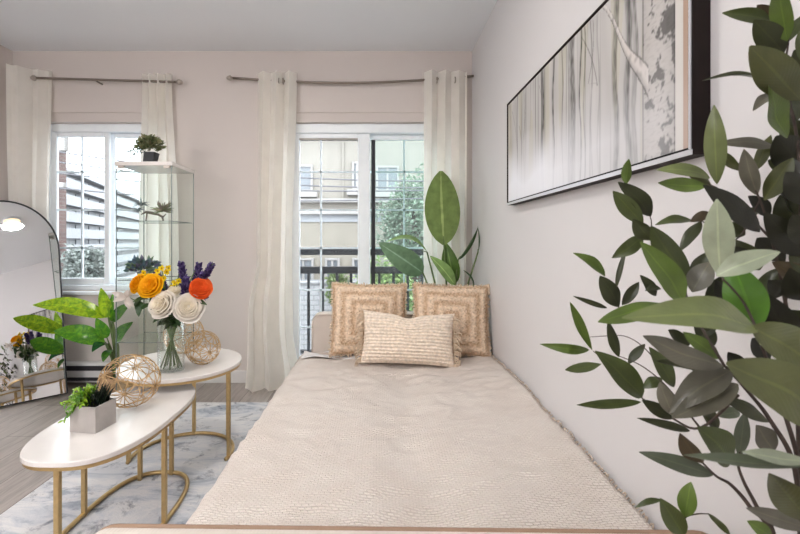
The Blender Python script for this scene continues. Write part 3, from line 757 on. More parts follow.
def paint(u, v):
    bg = 0.49 + 0.06 * noise.noise(Vector((u * 30, v * 2, 0)))
    r_, g_, b_ = bg * 1.0, bg * 0.975, bg * 0.955
    s = noise.noise(Vector((u * 85, v * 0.7, 7))); k = 1 - 0.75 * max(0, s - 0.08)
    s2 = noise.noise(Vector((u * 14, v * 0.4, 3)))
    if s2 > 0.2: r_, g_, b_ = r_ * 0.97, g_ * 0.96, b_ * 0.87
    for (tu, tw, dk) in TR:
        wob = 0.005 * math.sin(v * 9 + tu * 40) + 0.003 * noise.noise(Vector((v * 6, tu * 30, 0)))
        q = (u - tu - wob) / (tw * 0.8)
        if abs(q) < 1:
            e = 1 - abs(q) ** 4; tex = 0.85 + 0.6 * noise.noise(Vector((u * 240, v * 16, tu * 9)))
            k *= 1 - min(0.82, dk * 2.1 * e * tex * (0.62 + 0.38 * q))
    for (x0, y0, x1, y1, hw) in ((0.05, .9, .11, .45, .0016), (.13, .7, .16, .40, .0018), (.20, .95, .17, .5, .0015), (.62, .95, .70, .55, .0022), (.68, .98, .655, .60, .0016), (.655, .6, .70, .55, .0014), (.33, .9, .37, .5, .0014)):
        f_ = (v - y0) / (y1 - y0)
        if 0 < f_ < 1:
            uu = x0 + (x1 - x0) * f_ + 0.012 * math.sin(f_ * 3.1)
            if abs(u - uu) < hw: k *= 0.62
    uu0, uu1 = uof(641), uof(674)
    q = (u - uu0) / (uu1 - uu0)
    cr = 0.75 * noise.noise(Vector((u * 30, v * 9, 2))) + 0.5 * noise.noise(Vector((u * 70, v * 24, 4))) + 0.35 * noise.noise(Vector((u * 150, v * 60, 5)))
    if 0 < q < 1:
        k = 0.86 + 0.14 * math.sin(q * PI); m_ = max(0, min(1, (cr + 0.40 * q - 0.26) * 5)); k *= 1 - 0.66 * m_
        k *= 1 - 0.25 * max(0, noise.noise(Vector((u * 70, v * 90, 1))))
        r_, g_, b_ = 0.52, 0.50, 0.485
        if q < 0.05 or q > 0.96: k *= 0.6
    elif q >= 1:
        p = (u - uu1) / (1 - uu1)
        if p < 0.62: r_, g_, b_, k = 0.62, 0.60, 0.57, 0.97
        else: r_, g_, b_, k = 0.44, 0.32, 0.25, 0.80 + .2 * p
    bu0, bv0, bu1, bv1 = uof(601), 1.02, uof(646), 0.38
    f_ = (u - bu0) / (bu1 - bu0)
    if 0 <= f_ <= 1.02:
        vv = bv0 + (bv1 - bv0) * f_ + 0.02 * math.sin(f_ * 8); hw = 0.022 + 0.06 * f_ * f_
        dv = (v - vv) / hw
        if abs(dv) < 1:
            k2 = 1.0 - 0.40 * max(0, -dv) - 0.5 * max(0, noise.noise(Vector((u * 80, v * 25, 0))))
            if abs(dv) > 0.78: k2 *= 0.45
            r_, g_, b_ = 0.60, 0.57, 0.55; k = k2
    glare = max(0, min(1, (0.56 - v + 0.10 * noise.noise(Vector((u * 7, v * 4, 0)))) / 0.40)) * max(0.12, min(1, 1.5 - 1.35 * u))  # window glare painted into the lower part of the print
    glare_col = (0.80, 0.82, 0.87)
    return tuple(c * k * (1 - glare * 0.92) + w_ * glare * 0.92 for c, w_ in zip((r_, g_, b_), glare_col))
m = MB()
m.grid(lambda u, v: Vector((AX + 0.005, YFAR - 0.002 - (YFAR - YN - 0.006) * u, AZ0 + 0.005 + (AZ1 - AZ0 - 0.007) * v)), 560, 170, colfn=paint)
m.build('canvas', M['canvas'], art)

# ------------------------------------------------------------------ arched mirror
mir = thing('arched_mirror', 'tall arched mirror with thin black frame leaning in the left corner', 'mirror')
MW, MH, lean = 0.62, 1.405, math.radians(13.0); ang = math.radians(133.0)
nrm = Vector((math.sin(ang), math.cos(ang), 0)); along = Vector((-nrm.y, nrm.x, 0))       # along: toward right/back
if along.x < 0: along = -along
upv = (Vector((0, 0, 1)) * math.cos(lean) - nrm * math.sin(lean)); nm = nrm * math.cos(lean) + Vector((0, 0, 1)) * math.sin(lean)
corner = P(67, 393, 3.17)
org = corner - along * (MW / 2) - upv * 0.0
org.z = max(org.z, 0.012)
def mpt(a, h, o=0.0): return org + along * a + upv * h + nm * o
rr = MW / 2; ry_ = 0.36
outl = [(-rr, 0), (rr, 0)] + [(rr * math.cos(k * PI / 30), MH - ry_ + ry_ * math.sin(k * PI / 30)) for k in range(31)]
m = MB(); m.add([mpt(a * 0.985, h * 0.995 + .004, 0.0) for a, h in outl], [tuple(range(len(outl)))], smooth=False); m.build('mirror_glass', M['mirror'], mir)
m = MB(); m.tube([mpt(a, h, 0.0) for a, h in outl], 0.0062, 8, closed=True); m.build('frame', M['black'], mir)
m = MB(); m.add([mpt(a, h, -0.008) for a, h in outl], [tuple(range(len(outl)))[::-1]], smooth=False); m.build('back_panel', M['black'], mir)

# ------------------------------------------------------------------ glass cabinet
CY0, CY1 = 2.83, 3.17
cx0, cx1, cz = PXX(116, CY0), PXX(171.5, CY0), PZ(161.5, CY0)
cab = thing('glass_display_cabinet', 'tall glass display cabinet with pale top in front of the left window', 'cabinet', ((cx0+cx1)/2, (CY0+CY1)/2, 0))
MB().box(cx0 - 0.006, cx1 + 0.006, CY0 - 0.004, CY1 + 0.004, cz - 0.026, cz, 0.003, 1).build('top_panel', M['laq'], cab)
MB().box(cx0, cx1, CY0, CY1, 0.0, 0.06, 0.003, 1).build('base', M['laq'], cab)
for nm_, bx_ in (('glass_door', (cx0, cx1, CY0, CY0 + 0.004)), ('back_glass', (cx0, cx1, CY1 - 0.004, CY1)), ('side_glass', (cx0, cx0 + 0.004, CY0 + .005, CY1 - .005)), ('side_glass', (cx1 - 0.004, cx1, CY0 + .005, CY1 - .005))):
    x0, x1, y0, y1 = bx_
    vs = [(x0, (y0+y1)/2, 0.06), (x1, (y0+y1)/2, 0.06), (x1, (y0+y1)/2, cz - 0.026), (x0, (y0+y1)/2, cz - 0.026)] if x1 - x0 > 0.1 else [((x0+x1)/2, y0, 0.06), ((x0+x1)/2, y1, 0.06), ((x0+x1)/2, y1, cz - 0.026), ((x0+x1)/2, y0, cz - 0.026)]
    g = MB().add(vs, [(0, 1, 2, 3)], smooth=False).build(nm_, M['cabglass'], cab)
    m = MB()
    if x1 - x0 > 0.1:
        for xe in (x0, x1): m.box(xe - 0.002, xe + 0.002, y0 - .001, y1 + .001, 0.06, cz - 0.026)
        m.build('glass_edge', M['glassedge'], g)
SH = [PZ(221, 2.83), PZ(274, 2.83), 0.45]
SH[1] = PZ(279, 2.95)
for z in SH:
    s_ = MB().add([(cx0 + .006, CY0 + .006, z), (cx1 - .006, CY0 + .006, z), (cx1 - .006, CY1 - .006, z), (cx0 + .006, CY1 - .006, z)], [(0, 1, 2, 3)], smooth=False).build('glass_shelf', M['shelfglass'], cab)
    m = MB(); e = 0.0022
    m.box(cx0 + .006, cx1 - .006, CY0 + .006, CY0 + .0085, z - e, z + e); m.box(cx1 - .0085, cx1 - .006, CY0 + .0085, CY1 - .006, z - e, z + e)
    m.box(cx0 + .006, cx1 - .006, CY1 - .0085, CY1 - .006, z - e, z + e)
    m.build('shelf_edge', M['glassedge'], s_)
for xk in (cx0 + 0.03, cx1 - 0.03):
    MB().box(xk - 0.02, xk + 0.02, CY0 - 0.006, CY0 + 0.012, cz - 0.042, cz - 0.0265, 0.002, 1).build('hinge', M['bronze2'], cab)

# ---- small plants of the cabinet
def bushy(m, c, r, n, lw, cols, seed, sz=0.7, lift=0.2):
    r_ = random.Random(seed); c = Vector(c)
    for i in range(n):
        q = Vector((r_.gauss(0, 1), r_.gauss(0, 1), r_.gauss(0, 1))).normalized(); q.z = abs(q.z) * sz + lift * 0.0
        p = c + Vector((q.x * r, q.y * r, q.z * r)) * r_.uniform(0.35, 1.0)
        a = (q + Vector((r_.uniform(-.6, .6), r_.uniform(-.6, .6), r_.uniform(-.3, .6)))).normalized()
        m.leaf(p, p + a * lw * r_.uniform(.7, 1.3), lw * 0.5, (r_.uniform(-1, 1), -1, 0.8), 0.15, 0.15, r_.choice(cols), n=4)
def sprig(m, pts, n, lw, cols, seed, spread=1.0):
    r_ = random.Random(seed); pts = [Vector(p) for p in pts]
    m.tube(pts, 0.0018, 5, col=cols[0])
    for i in range(n):
        t_ = (i + 1) / n * (len(pts) - 1); k = min(int(t_), len(pts) - 2); p = pts[k].lerp(pts[k+1], t_ - k)
        d = (pts[k+1] - pts[k]).normalized()
        a = (d * 0.6 + Vector((r_.uniform(-1, 1), r_.uniform(-.6, .3), r_.uniform(-.8, .9))) * spread).normalized()
        m.leaf(p, p + a * lw, lw * 0.4, (0, -1, 0.5), 0.1, 0.1, r_.choice(cols), n=4)
YP = 2.93
c = P(150, 161, YP); c.z = cz
p1 = thing('potted_plant', 'small bushy green plant in dark angular pot on top of the cabinet', 'plant', c)
m = MB(); hh = 0.075
m.add([c + Vector(v) for v in ((-.034,-.03,0),(.030,-.03,0),(.030,.03,0),(-.034,.03,0),(-.022,-.036,hh),(.046,-.036,hh),(.046,.036,hh),(-.022,.036,hh))], [(0,3,2,1),(4,5,6,7),(0,1,5,4),(1,2,6,5),(2,3,7,6),(3,0,4,7)], smooth=False); m.build('pot', M['darkpot'], p1)
m = MB(); GC = [(0.20, 0.24, 0.11), (0.27, 0.30, 0.15), (0.13, 0.17, 0.08), (0.32, 0.30, 0.17)]
bushy(m, c + Vector((0.0, 0, hh + 0.02)), 0.086, 460, 0.026, GC, 1, 1.05)
sprig(m, [c + Vector((-.03, -.01, hh + .01)), c + Vector((-.085, -.02, hh + .03)), c + Vector((-.125, -.02, hh + .0))], 22, 0.024, [(0.16, 0.22, 0.16)], 2)
sprig(m, [c + Vector((-.03, -.01, hh + .0)), c + Vector((-.08, -.03, hh + .0)), c + Vector((-.11, -.03, hh - .04))], 16, 0.022, [(0.16, 0.22, 0.18)], 3)
m.build('foliage', M['leaf'], p1)
# driftwood arrangement on upper shelf
zs = SH[0] + 0.002
c = P(152, 212, 2.97); 
p2 = thing('air_plant_driftwood', 'driftwood piece with grey-blue rosette and green air plant on upper glass shelf', 'plant', (c.x, c.y, zs))
m = MB(); y = 2.97
m.tube([P(141, 214.5, y), P(146, 212, y), P(152, 213, y), P(158, 214.5, y), P(163, 217, y), P(166, 214, y)], [0.003, 0.008, 0.010, 0.008, 0.007, 0.003], 8)
m.tube([P(147, 213, y), Vector((PXX(146, y), y, zs + .004))], [0.006, 0.005], 6); m.tube([P(162, 216, y), Vector((PXX(162, y), y + .02, zs + .004))], [0.006, 0.005], 6)
M['driftwood'] = simple('driftwood', (0.19, 0.165, 0.13), 0.8, var=0.3, nscale=40)
m.build('driftwood', M['driftwood'], p2)
m = MB(); r_ = random.Random(4)
for cc, n_, ln, cols in ((P(142, 205, y), 46, 0.062, [(0.20, 0.26, 0.27), (0.14, 0.19, 0.20)]), (P(138, 210, y), 30, 0.048, [(0.18, 0.24, 0.25)])):
    for i in range(n_):
        a = Vector((r_.uniform(-1, 1), r_.uniform(-1, 1), r_.uniform(-.2, .35))).normalized()
        m.leaf(cc, cc + a * ln * r_.uniform(.7, 1), 0.010, (0, -.4, 1), 0.1, 0.2, r_.choice(cols), n=4)
m.build('rosette', M['leaf'], p2)
m = MB(); cc = P(163, 211, y)
for i in range(80):
    a = Vector((r_.uniform(-.8, 1.3), r_.uniform(-.6, .6), r_.uniform(-.15, 1.1))).normalized()
    m.leaf(cc, cc + a * r_.uniform(.04, .085), 0.010, (0, -1, .3), r_.uniform(-.1, .15), 0.2, r_.choice([(0.20, 0.26, 0.10), (0.14, 0.19, 0.08), (0.30, 0.26, 0.18), (0.24, 0.19, 0.15)]), n=5)
m.build('air_plant', M['leaf'], p2)
# blue-green plant on the second shelf
zs = SH[1] + 0.002
c = Vector((PXX(145, 2.99), 2.99, zs))
p3 = thing('succulent_bowl', 'round blue-green and purple plant in pale bowl on lower glass shelf', 'plant', c)
MB().lathe([(0.028, 0.0), (0.045, 0.02), (0.050, 0.045), (0.046, 0.047), (0.0, 0.040)], c, 20).build('bowl', M['concrete'], p3)
m = MB(); bushy(m, c + Vector((-0.015, 0, 0.045)), 0.085, 130, 0.05, [(0.12, 0.22, 0.22), (0.10, 0.17, 0.24), (0.18, 0.28, 0.16), (0.14, 0.13, 0.24)], 8, 0.9)
m.build('foliage', M['leaf'], p3)

# ------------------------------------------------------------------ coffee tables
SE = 1.0
def sp(v): return math.copysign(abs(v) ** SE, v)
def ellipse(cx_, cy_, a, b_, z, n=64, t0=0.0, t1=2 * PI):
    return [Vector((cx_ + a * sp(math.cos(t0 + (t1 - t0) * k / n)), cy_ + b_ * sp(math.sin(t0 + (t1 - t0) * k / n)), z)) for k in range(n + (0 if abs(t1 - t0 - 2 * PI) < 1e-6 else 1))]
def bar(m, a, c, w):
    m.tube([a, c], w, 4)
def table(name, label, cx_, cy_, a, b_, zt, fa, fb, ring, legs, th=0.019):
    t_ = thing(name, label, 'table', (cx_, cy_, 0.012), 'nesting coffee tables')
    m = MB(); n = 72
    prof = [(0.0, zt - th), (0.985, zt - th), (1.0, zt - th + 0.003), (1.0, zt - 0.003), (0.992, zt), (0.0, zt)]
    vs = []; fs = []
    for (r, z) in prof:
        vs += ellipse(cx_, cy_, a * r, b_ * r, z, n)
    for i in range(len(prof) - 1):
        for k in range(n):
            l = (k + 1) % n; fs.append((i*n+k, i*n+l, (i+1)*n+l, (i+1)*n+k))
    m.add(vs, fs, smooth=False); m.build('tabletop', M['laq'], t_)
    zr = zt - th
    vs = []; fs = []; sec = [(1.0, zr - 0.011), (1.0, zr - 0.0005), (0.93, zr - 0.0005), (0.93, zr - 0.011)]
    for (r, z) in sec: vs += ellipse(cx_, cy_, a * r * 0.985, b_ * r * 0.985, z, n)
    for i in range(4):
        j = (i + 1) % 4
        for k in range(n):
            l = (k + 1) % n; fs.append((i*n+k, i*n+l, j*n+l, j*n+k))
    MB().add(vs, fs, smooth=False).build('rim', M['gold'], t_)
    t0, t1 = ring
    pts = ellipse(cx_, cy_, fa, fb, 0.022, 56, math.radians(t0), math.radians(t1))
    m = MB(); m.tube(pts, 0.0095, 8, closed=abs(t1 - t0) >= 360); m.build('base_ring', M['gold'], t_)
    for dg in legs:
        q = Vector((cx_ + fa * math.cos(math.radians(dg)), cy_ + fb * math.sin(math.radians(dg)), 0))
        MB().box(q.x - 0.0085, q.x + 0.0085, q.y - 0.0085, q.y + 0.0085, 0.014, zr - 0.001, 0.0015, 1).build('leg', M['gold'], t_)
    return t_
SE = 2 / 2.75
table('coffee_table', 'low oval white-topped gold-legged coffee table nearest the camera, holding the planter', -0.99, 1.725, 0.203, 0.382, 0.43, 0.172, 0.345, (-15, 265), [-92, 175, 122, 80, -4])
SE = 1.0
table('coffee_table', 'higher round white-topped gold-legged coffee table, holding the vase of flowers', -0.990, 2.245, 0.287, 0.30, 0.49, 0.243, 0.25, (-12, 200), [-5, 100, 195, 45])

# ------------------------------------------------------------------ wire orbs
def orb(label, c, r, wr, seed, sq=(1, 1, 1), hubs=9):
    o = thing('wire_orb', label, 'ornament', (c[0], c[1], c[2] - r * sq[2]), 'gold wire orbs')
    c = Vector(c); r_ = random.Random(seed)
    bm = bmesh.new(); bmesh.ops.create_icosphere(bm, subdivisions=1, radius=1.0)
    Rm = Matrix.Rotation(r_.uniform(0, 6), 3, 'X') @ Matrix.Rotation(r_.uniform(0, 6), 3, 'Z')
    vs = [Rm @ v.co for v in bm.verts]; es = [(e.verts[0].index, e.verts[1].index) for e in bm.edges]
    fsx = [[v.index for v in f.verts] for f in bm.faces]; bm.free()
    m = MB(); done = set()
    S = lambda v: c + Vector((v.x * r * sq[0], v.y * r * sq[1], v.z * r * sq[2]))
    hubsd = []
    for hub in range(12):
        k = Vector((0, 0, 1))
    gold = (1 + 5 ** .5) / 2
    hv = [Rm @ Vector(q).normalized() for q in [(0, s1 * 1, s2 * gold) for s1 in (-1, 1) for s2 in (-1, 1)] + [(s1 * 1, s2 * gold, 0) for s1 in (-1, 1) for s2 in (-1, 1)] + [(s2 * gold, 0, s1 * 1) for s1 in (-1, 1) for s2 in (-1, 1)]]
    for h_ in hv:
        t1 = h_.orthogonal().normalized(); t2 = h_.cross(t1)
        a0 = r_.uniform(0, 6)
        ring = []
        for k in range(10):
            a = a0 + 2 * PI * k / 10; q = (h_ * math.cos(0.58) + (t1 * math.cos(a) + t2 * math.sin(a)) * math.sin(0.58)).normalized(); ring.append(q)
            m.tube([S(h_), S((h_ * 1.0 + q).normalized() * 1.0), S(q)], wr, 5)
        m.tube([S(q) for q in ring], wr, 5, closed=True)
        m.ball(S(h_), wr * 2.2, 6, 4)
    m.build('wire_cage', M['goldwire'], o)
    return o
orb('largest gold wire orb, on the low oval table behind the planter', (PXX(130, 1.80), 1.80, 0.43 + 0.104), 0.103, 0.0016, 1, (1.12, 1, 1))
orb('small gold wire orb right of the vase on the round table', (PXX(203, 2.20), 2.20, 0.49 + 0.083), 0.082, 0.0015, 2)
orb('gold wire orb half hidden behind the glass vase on the round table', (PXX(184, 2.41), 2.41, 0.49 + 0.104), 0.103, 0.0013, 3)

# ------------------------------------------------------------------ planter box
pl = thing('planter_box', 'square grey concrete planter with lime fern and dark grass on the oval table', 'planter', (-1.03, 1.595, 0.43))
Rm = Matrix.Translation((-1.024, 1.598, 0.4305)) @ Matrix.Rotation(math.radians(-8), 4, 'Z')
m = MB(); hw, hh, th = 0.05, 0.09, 0.005
m.box(-hw, hw, -hw, hw, 0, 0.008, M=Rm)
m.box(-hw, hw, -hw, -hw + th, 0.008, hh, M=Rm); m.box(-hw, hw, hw - th, hw, 0.008, hh, M=Rm); m.box(-hw, -hw + th, -hw + th, hw - th, 0.008, hh, M=Rm); m.box(hw - th, hw, -hw + th, hw - th, 0.008, hh, M=Rm)
m.build('box', M['concrete'], pl)
MB().box(-hw + th, hw - th, -hw + th, hw - th, 0.06, 0.078, M=Rm).build('soil', M['soil'], pl)
m = MB(); r_ = random.Random(6); o0 = Rm @ Vector((-0.015, -0.005, 0.075))
LM = [(0.30, 0.50, 0.03), (0.38, 0.56, 0.05), (0.18, 0.36, 0.03), (0.24, 0.40, 0.05)]
for i in range(24):
    a = r_.uniform(PI * 0.55, PI * 1.6); rr_ = r_.uniform(0.04, 0.105); up_ = r_.uniform(-0.02, 0.06)
    e = o0 + Vector((math.cos(a) * rr_, math.sin(a) * rr_ * 0.8, up_)); mid = (o0 + e) / 2 + Vector((0, 0, 0.025))
    if i < 7: e = o0 + Vector((r_.uniform(-.02, .02), r_.uniform(-.03, .03), r_.uniform(.05, .075))); mid = (o0 + e) / 2
    sprig(m, [o0, mid, e], 14, 0.02, LM, 100 + i, 0.8)
m.build('fern', M['leaf_lime'], pl)
m = MB(); o1 = Rm @ Vector((0.012, 0.012, 0.075))
for i in range(90):
    a = r_.uniform(0, 2 * PI); q = o1 + Vector((r_.uniform(-.022, .022), r_.uniform(-.03, .03), 0)); e = q + Vector((math.cos(a) * .035, math.sin(a) * .03, r_.uniform(0.04, 0.085)))
    m.leaf(q, e, 0.006, (math.cos(a), math.sin(a), 0.2), -0.12, 0.2, r_.choice([(0.010, 0.018, 0.016), (0.016, 0.022, 0.014), (0.02, 0.04, 0.02)]), n=5)
m.build('dark_grass', M['leaf'], pl)

# ------------------------------------------------------------------ vase and flowers
VC = Vector((PXX(171, 2.10), 2.10, 0.4905)); VR, VH = 0.059, 0.252
va = thing('glass_vase', 'clear cylindrical glass vase on the round table holding the flowers', 'vase', VC)
MB().lathe([(0.0, 0.006), (VR - 0.003, 0.008), (VR - 0.003, VH)], VC, 36).build('inner_wall', M['vase'], va)
MB().lathe([(0.0, 0.0), (VR - 0.002, 0.0), (VR, 0.004), (VR, VH), (VR - 0.003, VH)], VC, 36).build('body', M['vase'], va)
m = MB(); m.tube([VC + Vector((VR * math.cos(k * PI / 18), VR * math.sin(k * PI / 18), VH)) for k in range(36)], 0.0022, 6, closed=True); m.build('rim', M['vase'], va)
def flower(kind, label, px, py, Y, foot, group=None):
    top = P(px, py, Y); r_ = random.Random(int(px * 13 + py))
    f = thing(kind, label, 'flower', top, group)
    ft = VC + Vector((foot[0] * 1.15, foot[1] * 1.2, 0.012))
    rim = VC + Vector((-foot[0] * 0.55 + (top.x - VC.x) * 0.12, -foot[1] * 0.5, VH))
    rim.x = max(VC.x - VR * .7, min(VC.x + VR * .7, rim.x)); rim.y = max(VC.y - VR * .7, min(VC.y + VR * .7, rim.y))
    pts = [ft.lerp(rim, k / 4) for k in range(5)] + [rim.lerp(top, 0.5) + Vector((0, 0, 0.015)), top]
    MB().tube(pts, 0.0028, 6).build('stem', M['stem'], f)
    return f, top, r_, rim
def rose(label, px, py, Y, foot, R_, inner, outer, tilt, group=None, lf=True):
    f, top, r_, rim = flower('rose', label, px, py, Y, foot, group)
    tl = Vector(tilt).normalized(); q = Vector((0, 0, 1)).rotation_difference(tl).to_matrix()
    m = MB()
    layers = [(0.10, 3, 0.74, 0), (0.21, 4, 0.76, 0), (0.34, 4, 0.72, 0), (0.48, 5, 0.65, 0), (0.64, 5, 0.54, 0), (0.81, 6, 0.40, 0), (0.98, 6, 0.20, 0)]
    for li, (rad, n, hgt, cup) in enumerate(layers):
        cc = tuple(a + (b_ - a) * (li / 6) for a, b_ in zip(inner, outer))
        for k in range(n):
            a0 = 2 * PI * k / n + li * 0.7 + r_.uniform(-.15, .15); wd = 2 * PI / n * 0.78 + 0.25
            jr = r_.uniform(.93, 1.07)
            def fn(u, v, a0=a0, wd=wd, rad=rad, hgt=hgt, li=li, jr=jr):
                s = 2 * u - 1; a = a0 + s * wd * (0.55 + 0.45 * math.sin(PI * min(1, v * 0.8)))
                rr_ = rad * (math.sin(min(1, v * 1.15) * PI / 2) ** 0.55) * jr * (1 + 0.025 * math.sin(a * 5 + li))
                z = -0.45 + (hgt + 0.45) * (v if v < .8 else .8 + .2 * math.sin((v - .8) / .2 * PI / 2)) - 0.12 * v * s * s * (1 + .3 * li)
                if v > 0.72:
                    e_ = (v - 0.72) / 0.28; rr_ += (0.11 + 0.012 * li) * e_ * e_; z -= 0.06 * e_ ** 3
                rr_ *= 1 - 0.10 * s * s * (li > 3)
                return top + q @ Vector((rr_ * math.cos(a), rr_ * math.sin(a), z)) * R_
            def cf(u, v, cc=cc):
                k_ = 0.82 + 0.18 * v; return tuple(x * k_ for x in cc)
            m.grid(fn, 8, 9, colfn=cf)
    m.ball(top - tl * R_ * 0.02, R_ * 0.58, 14, 10, col=tuple((a + c_) / 2 for a, c_ in zip(inner, outer)))
    m.build('bloom', M['petal'], f)
    m = MB()
    for k in range(5):
        a = 2 * PI * k / 5; d = q @ Vector((math.cos(a), math.sin(a), -0.15)); b0 = top - tl * R_ * 0.45
        m.leaf(b0, b0 + d * R_ * 0.95 - tl * R_ * .1, R_ * 0.4, tl, 0.1, 0.1, (0.06, 0.12, 0.04), n=5)
    if lf:
        for k in range(4):
            b0 = rim.lerp(top, r_.uniform(0.05, .6)); d = Vector((r_.uniform(-1, 1), r_.uniform(-1, .2), r_.uniform(-.5, .4))).normalized()
            m.leaf(b0, b0 + d * r_.uniform(.05, .075), 0.034, (0, -.6, 1), 0.15, 0.15, r_.choice([(0.05, 0.11, 0.035), (0.08, 0.15, 0.05), (0.04, 0.08, 0.03)]), n=6)
    m.build('leaves', M['leaf'], f)
WI, WO = (0.86, 0.78, 0.62), (0.92, 0.88, 0.82)
YI, YO = (0.90, 0.42, 0.0), (0.95, 0.56, 0.01)
rose('large cream-white rose at the bouquet front, left of centre', 163, 305, 2.04, (.03, .01), 0.060, WI, WO, (-.25, -1, .45), 'white roses')
rose('large cream-white rose at the bouquet front, right of centre, lowest bloom', 189, 308, 2.05, (-.03, .015), 0.062, WI, WO, (.35, -1, .4), 'white roses')
rose('cream-white rose set back between the two front white roses', 177, 294, 2.10, (0.01, -.03), 0.048, WI, WO, (.1, -.8, .9), 'white roses')
rose('golden yellow rose on the left of the bouquet, nearest the middle', 151, 286, 2.06, (.035, -.01), 0.055, YI, YO, (-.1, -1, .5), 'yellow roses')
rose('golden yellow rose at the far left edge of the bouquet', 138, 284, 2.08, (.04, .012), 0.044, YI, YO, (-.7, -.7, .5), 'yellow roses')
rose('orange-red rose on the right side of the bouquet', 201, 288, 2.08, (-.04, -.005), 0.047, (0.85, 0.14, 0.02), (0.92, 0.17, 0.03), (.5, -1, .5))
def lavender(label, px, py, Y, foot, lean, L):
    f, top, r_, rim = flower('lavender_sprig', label, px, py, Y, foot, 'purple lavender sprigs')
    ax = Vector(lean).normalized(); m = MB()
    m.tube([top - ax * L, top], 0.0022, 5, col=(0.12, 0.16, 0.10))
    for i in range(96):
        t_ = i / 96; p = top - ax * L * (1 - t_); a = i * 2.4
        s1 = ax.orthogonal().normalized(); s2 = ax.cross(s1)
        rad = 0.021 * (1 - 0.62 * t_) * r_.uniform(.6, 1.1)
        d = (s1 * math.cos(a) + s2 * math.sin(a))
        q = Vector((0, 0, 1)).rotation_difference((d + ax * 0.8).normalized()).to_matrix()
        m.ball(p + d * rad, 0.0066 * r_.uniform(.7, 1.3), 6, 4, col=r_.choice([(0.10, 0.065, 0.20), (0.14, 0.10, 0.27), (0.07, 0.045, 0.15), (0.18, 0.13, 0.30)]), sc=(0.7, 0.7, 1.8), M=q)
    m.build('flower_spike', M['petal'], f)
lavender('tall purple lavender sprig, left of the two right-hand spikes above the white roses', 181, 262, 2.10, (-.01, .02), (-.12, -.1, 1), 0.155)
lavender('purple lavender sprig standing upright at the right, behind the orange-red rose', 199, 263, 2.13, (-.02, .03), (.15, 0, 1), 0.13)
lavender('purple lavender sprig leaning furthest right over the orange-red rose', 213, 264, 2.10, (-.035, .02), (.65, 0, .9), 0.12)
lavender('dull purple lavender sprig behind the golden yellow roses', 156, 272, 2.15, (.02, .03), (-.45, 0, .9), 0.11)
lavender('short purple lavender tip low on the right, below the orange-red rose', 207, 296, 2.12, (-.03, .03), (.9, 0, .2), 0.07)
lavender('short purple lavender sprig low between the white roses and the orange-red rose', 186, 278, 2.07, (-.02, -.02), (.1, -.2, 1), 0.09)
def daisies(label, spots, Y, foot):
    f, top, r_, rim = flower('yellow_daisy_spray', label, spots[0][0], spots[0][1], Y, foot, 'small yellow filler flowers')
    m = MB()
    for (px, py) in spots:
        c_ = P(px, py, Y + r_.uniform(-.02, .02)); MB
        for k in range(7):
            a = 2 * PI * k / 7 + r_.random(); d = Vector((math.cos(a), -0.35, math.sin(a)))
            m.leaf(c_, c_ + d * 0.017, 0.012, (0, -1, 0), 0.1, 0.1, r_.choice([(0.90, 0.72, 0.02), (0.85, 0.62, 0.02)]), n=4)
        m.ball(c_ + Vector((0, -.004, 0)), 0.0045, 6, 4, col=(0.55, 0.36, 0.02))
    m.build('blossoms', M['petal'], f)
    m = MB()
    for (px, py) in spots[1:]: m.tube([top + Vector((0, .02, -0.05)), P(px, py, Y)], 0.0015, 5)
    m.build('twigs', M['stem'], f)
daisies('small yellow daisy spray at the top of the bouquet', [(162, 268), (158, 271), (167, 272), (164, 278), (169, 268)], 2.12, (.0, .035))
daisies('small yellow daisy spray above the yellow roses at left', [(144, 273), (148, 276), (141, 276)], 2.14, (.03, .025))
daisies('small pale yellow daisy spray between the white roses and lavender', [(175, 283), (179, 281), (173, 287)], 2.10, (.005, .015))
f, top, r_, rim = flower('white_lily', 'faded white lily drooping at the left end of the bouquet', 127, 297, 2.08, (.045, 0))
m = MB()
for (dx, dz, ln, yy) in ((-1, .35, .07, -.2), (-.8, -.3, .06, -.5), (.3, .8, .04, -.3), (.7, -.6, .075, -.4), (.3, -1, .06, -.1), (.2, 0.3, .05, .6)):
    d = Vector((dx, yy, dz)).normalized(); m.leaf(top, top + d * ln, 0.027, (0, -1, .3), 0.15, 0.2, (0.66, 0.60, 0.55), n=7)
m.build('bloom', M['petal'], f)
m = MB()
for (dx, dz) in ((.5, -.9), (.9, -.4), (.1, -1), (.8, -.9)):
    b0 = top.lerp(rim, r_.uniform(.1, .5)); m.leaf(b0, b0 + Vector((dx, -.3, dz)).normalized() * .06, 0.028, (0, -1, .5), 0.1, 0.1, (0.06, 0.12, 0.05), n=6)
m.build('leaves', M['leaf'], f)
f, top, r_, rim = flower('greenery_sprig', 'dark green leaf sprig at the vase mouth under the white roses', 172, 313, 2.07, (0.0, -.01))
m = MB()
for i in range(26):
    b0 = rim + Vector((r_.uniform(-.045, .045), r_.uniform(-.04, .02), r_.uniform(-.03, .03))); d = Vector((r_.uniform(-1, 1), r_.uniform(-1, .1), r_.uniform(-.6, .8))).normalized()
    m.leaf(b0, b0 + d * r_.uniform(.04, .065), 0.026, (0, -.7, 1), 0.15, 0.15, r_.choice([(0.04, 0.08, 0.025), (0.07, 0.13, 0.04), (0.03, 0.06, 0.02)]), n=5)
for (a_, b_) in (((192, 300), (207, 305)), ((160, 318), (150, 312)), ((143, 298), (134, 306))):
    m.leaf(P(*a_, 2.07), P(*b_, 2.06), 0.03, (0, -.6, 1), 0.1, 0.1, (0.05, 0.10, 0.04), n=5)
m.build('leaves', M['leaf'], f)

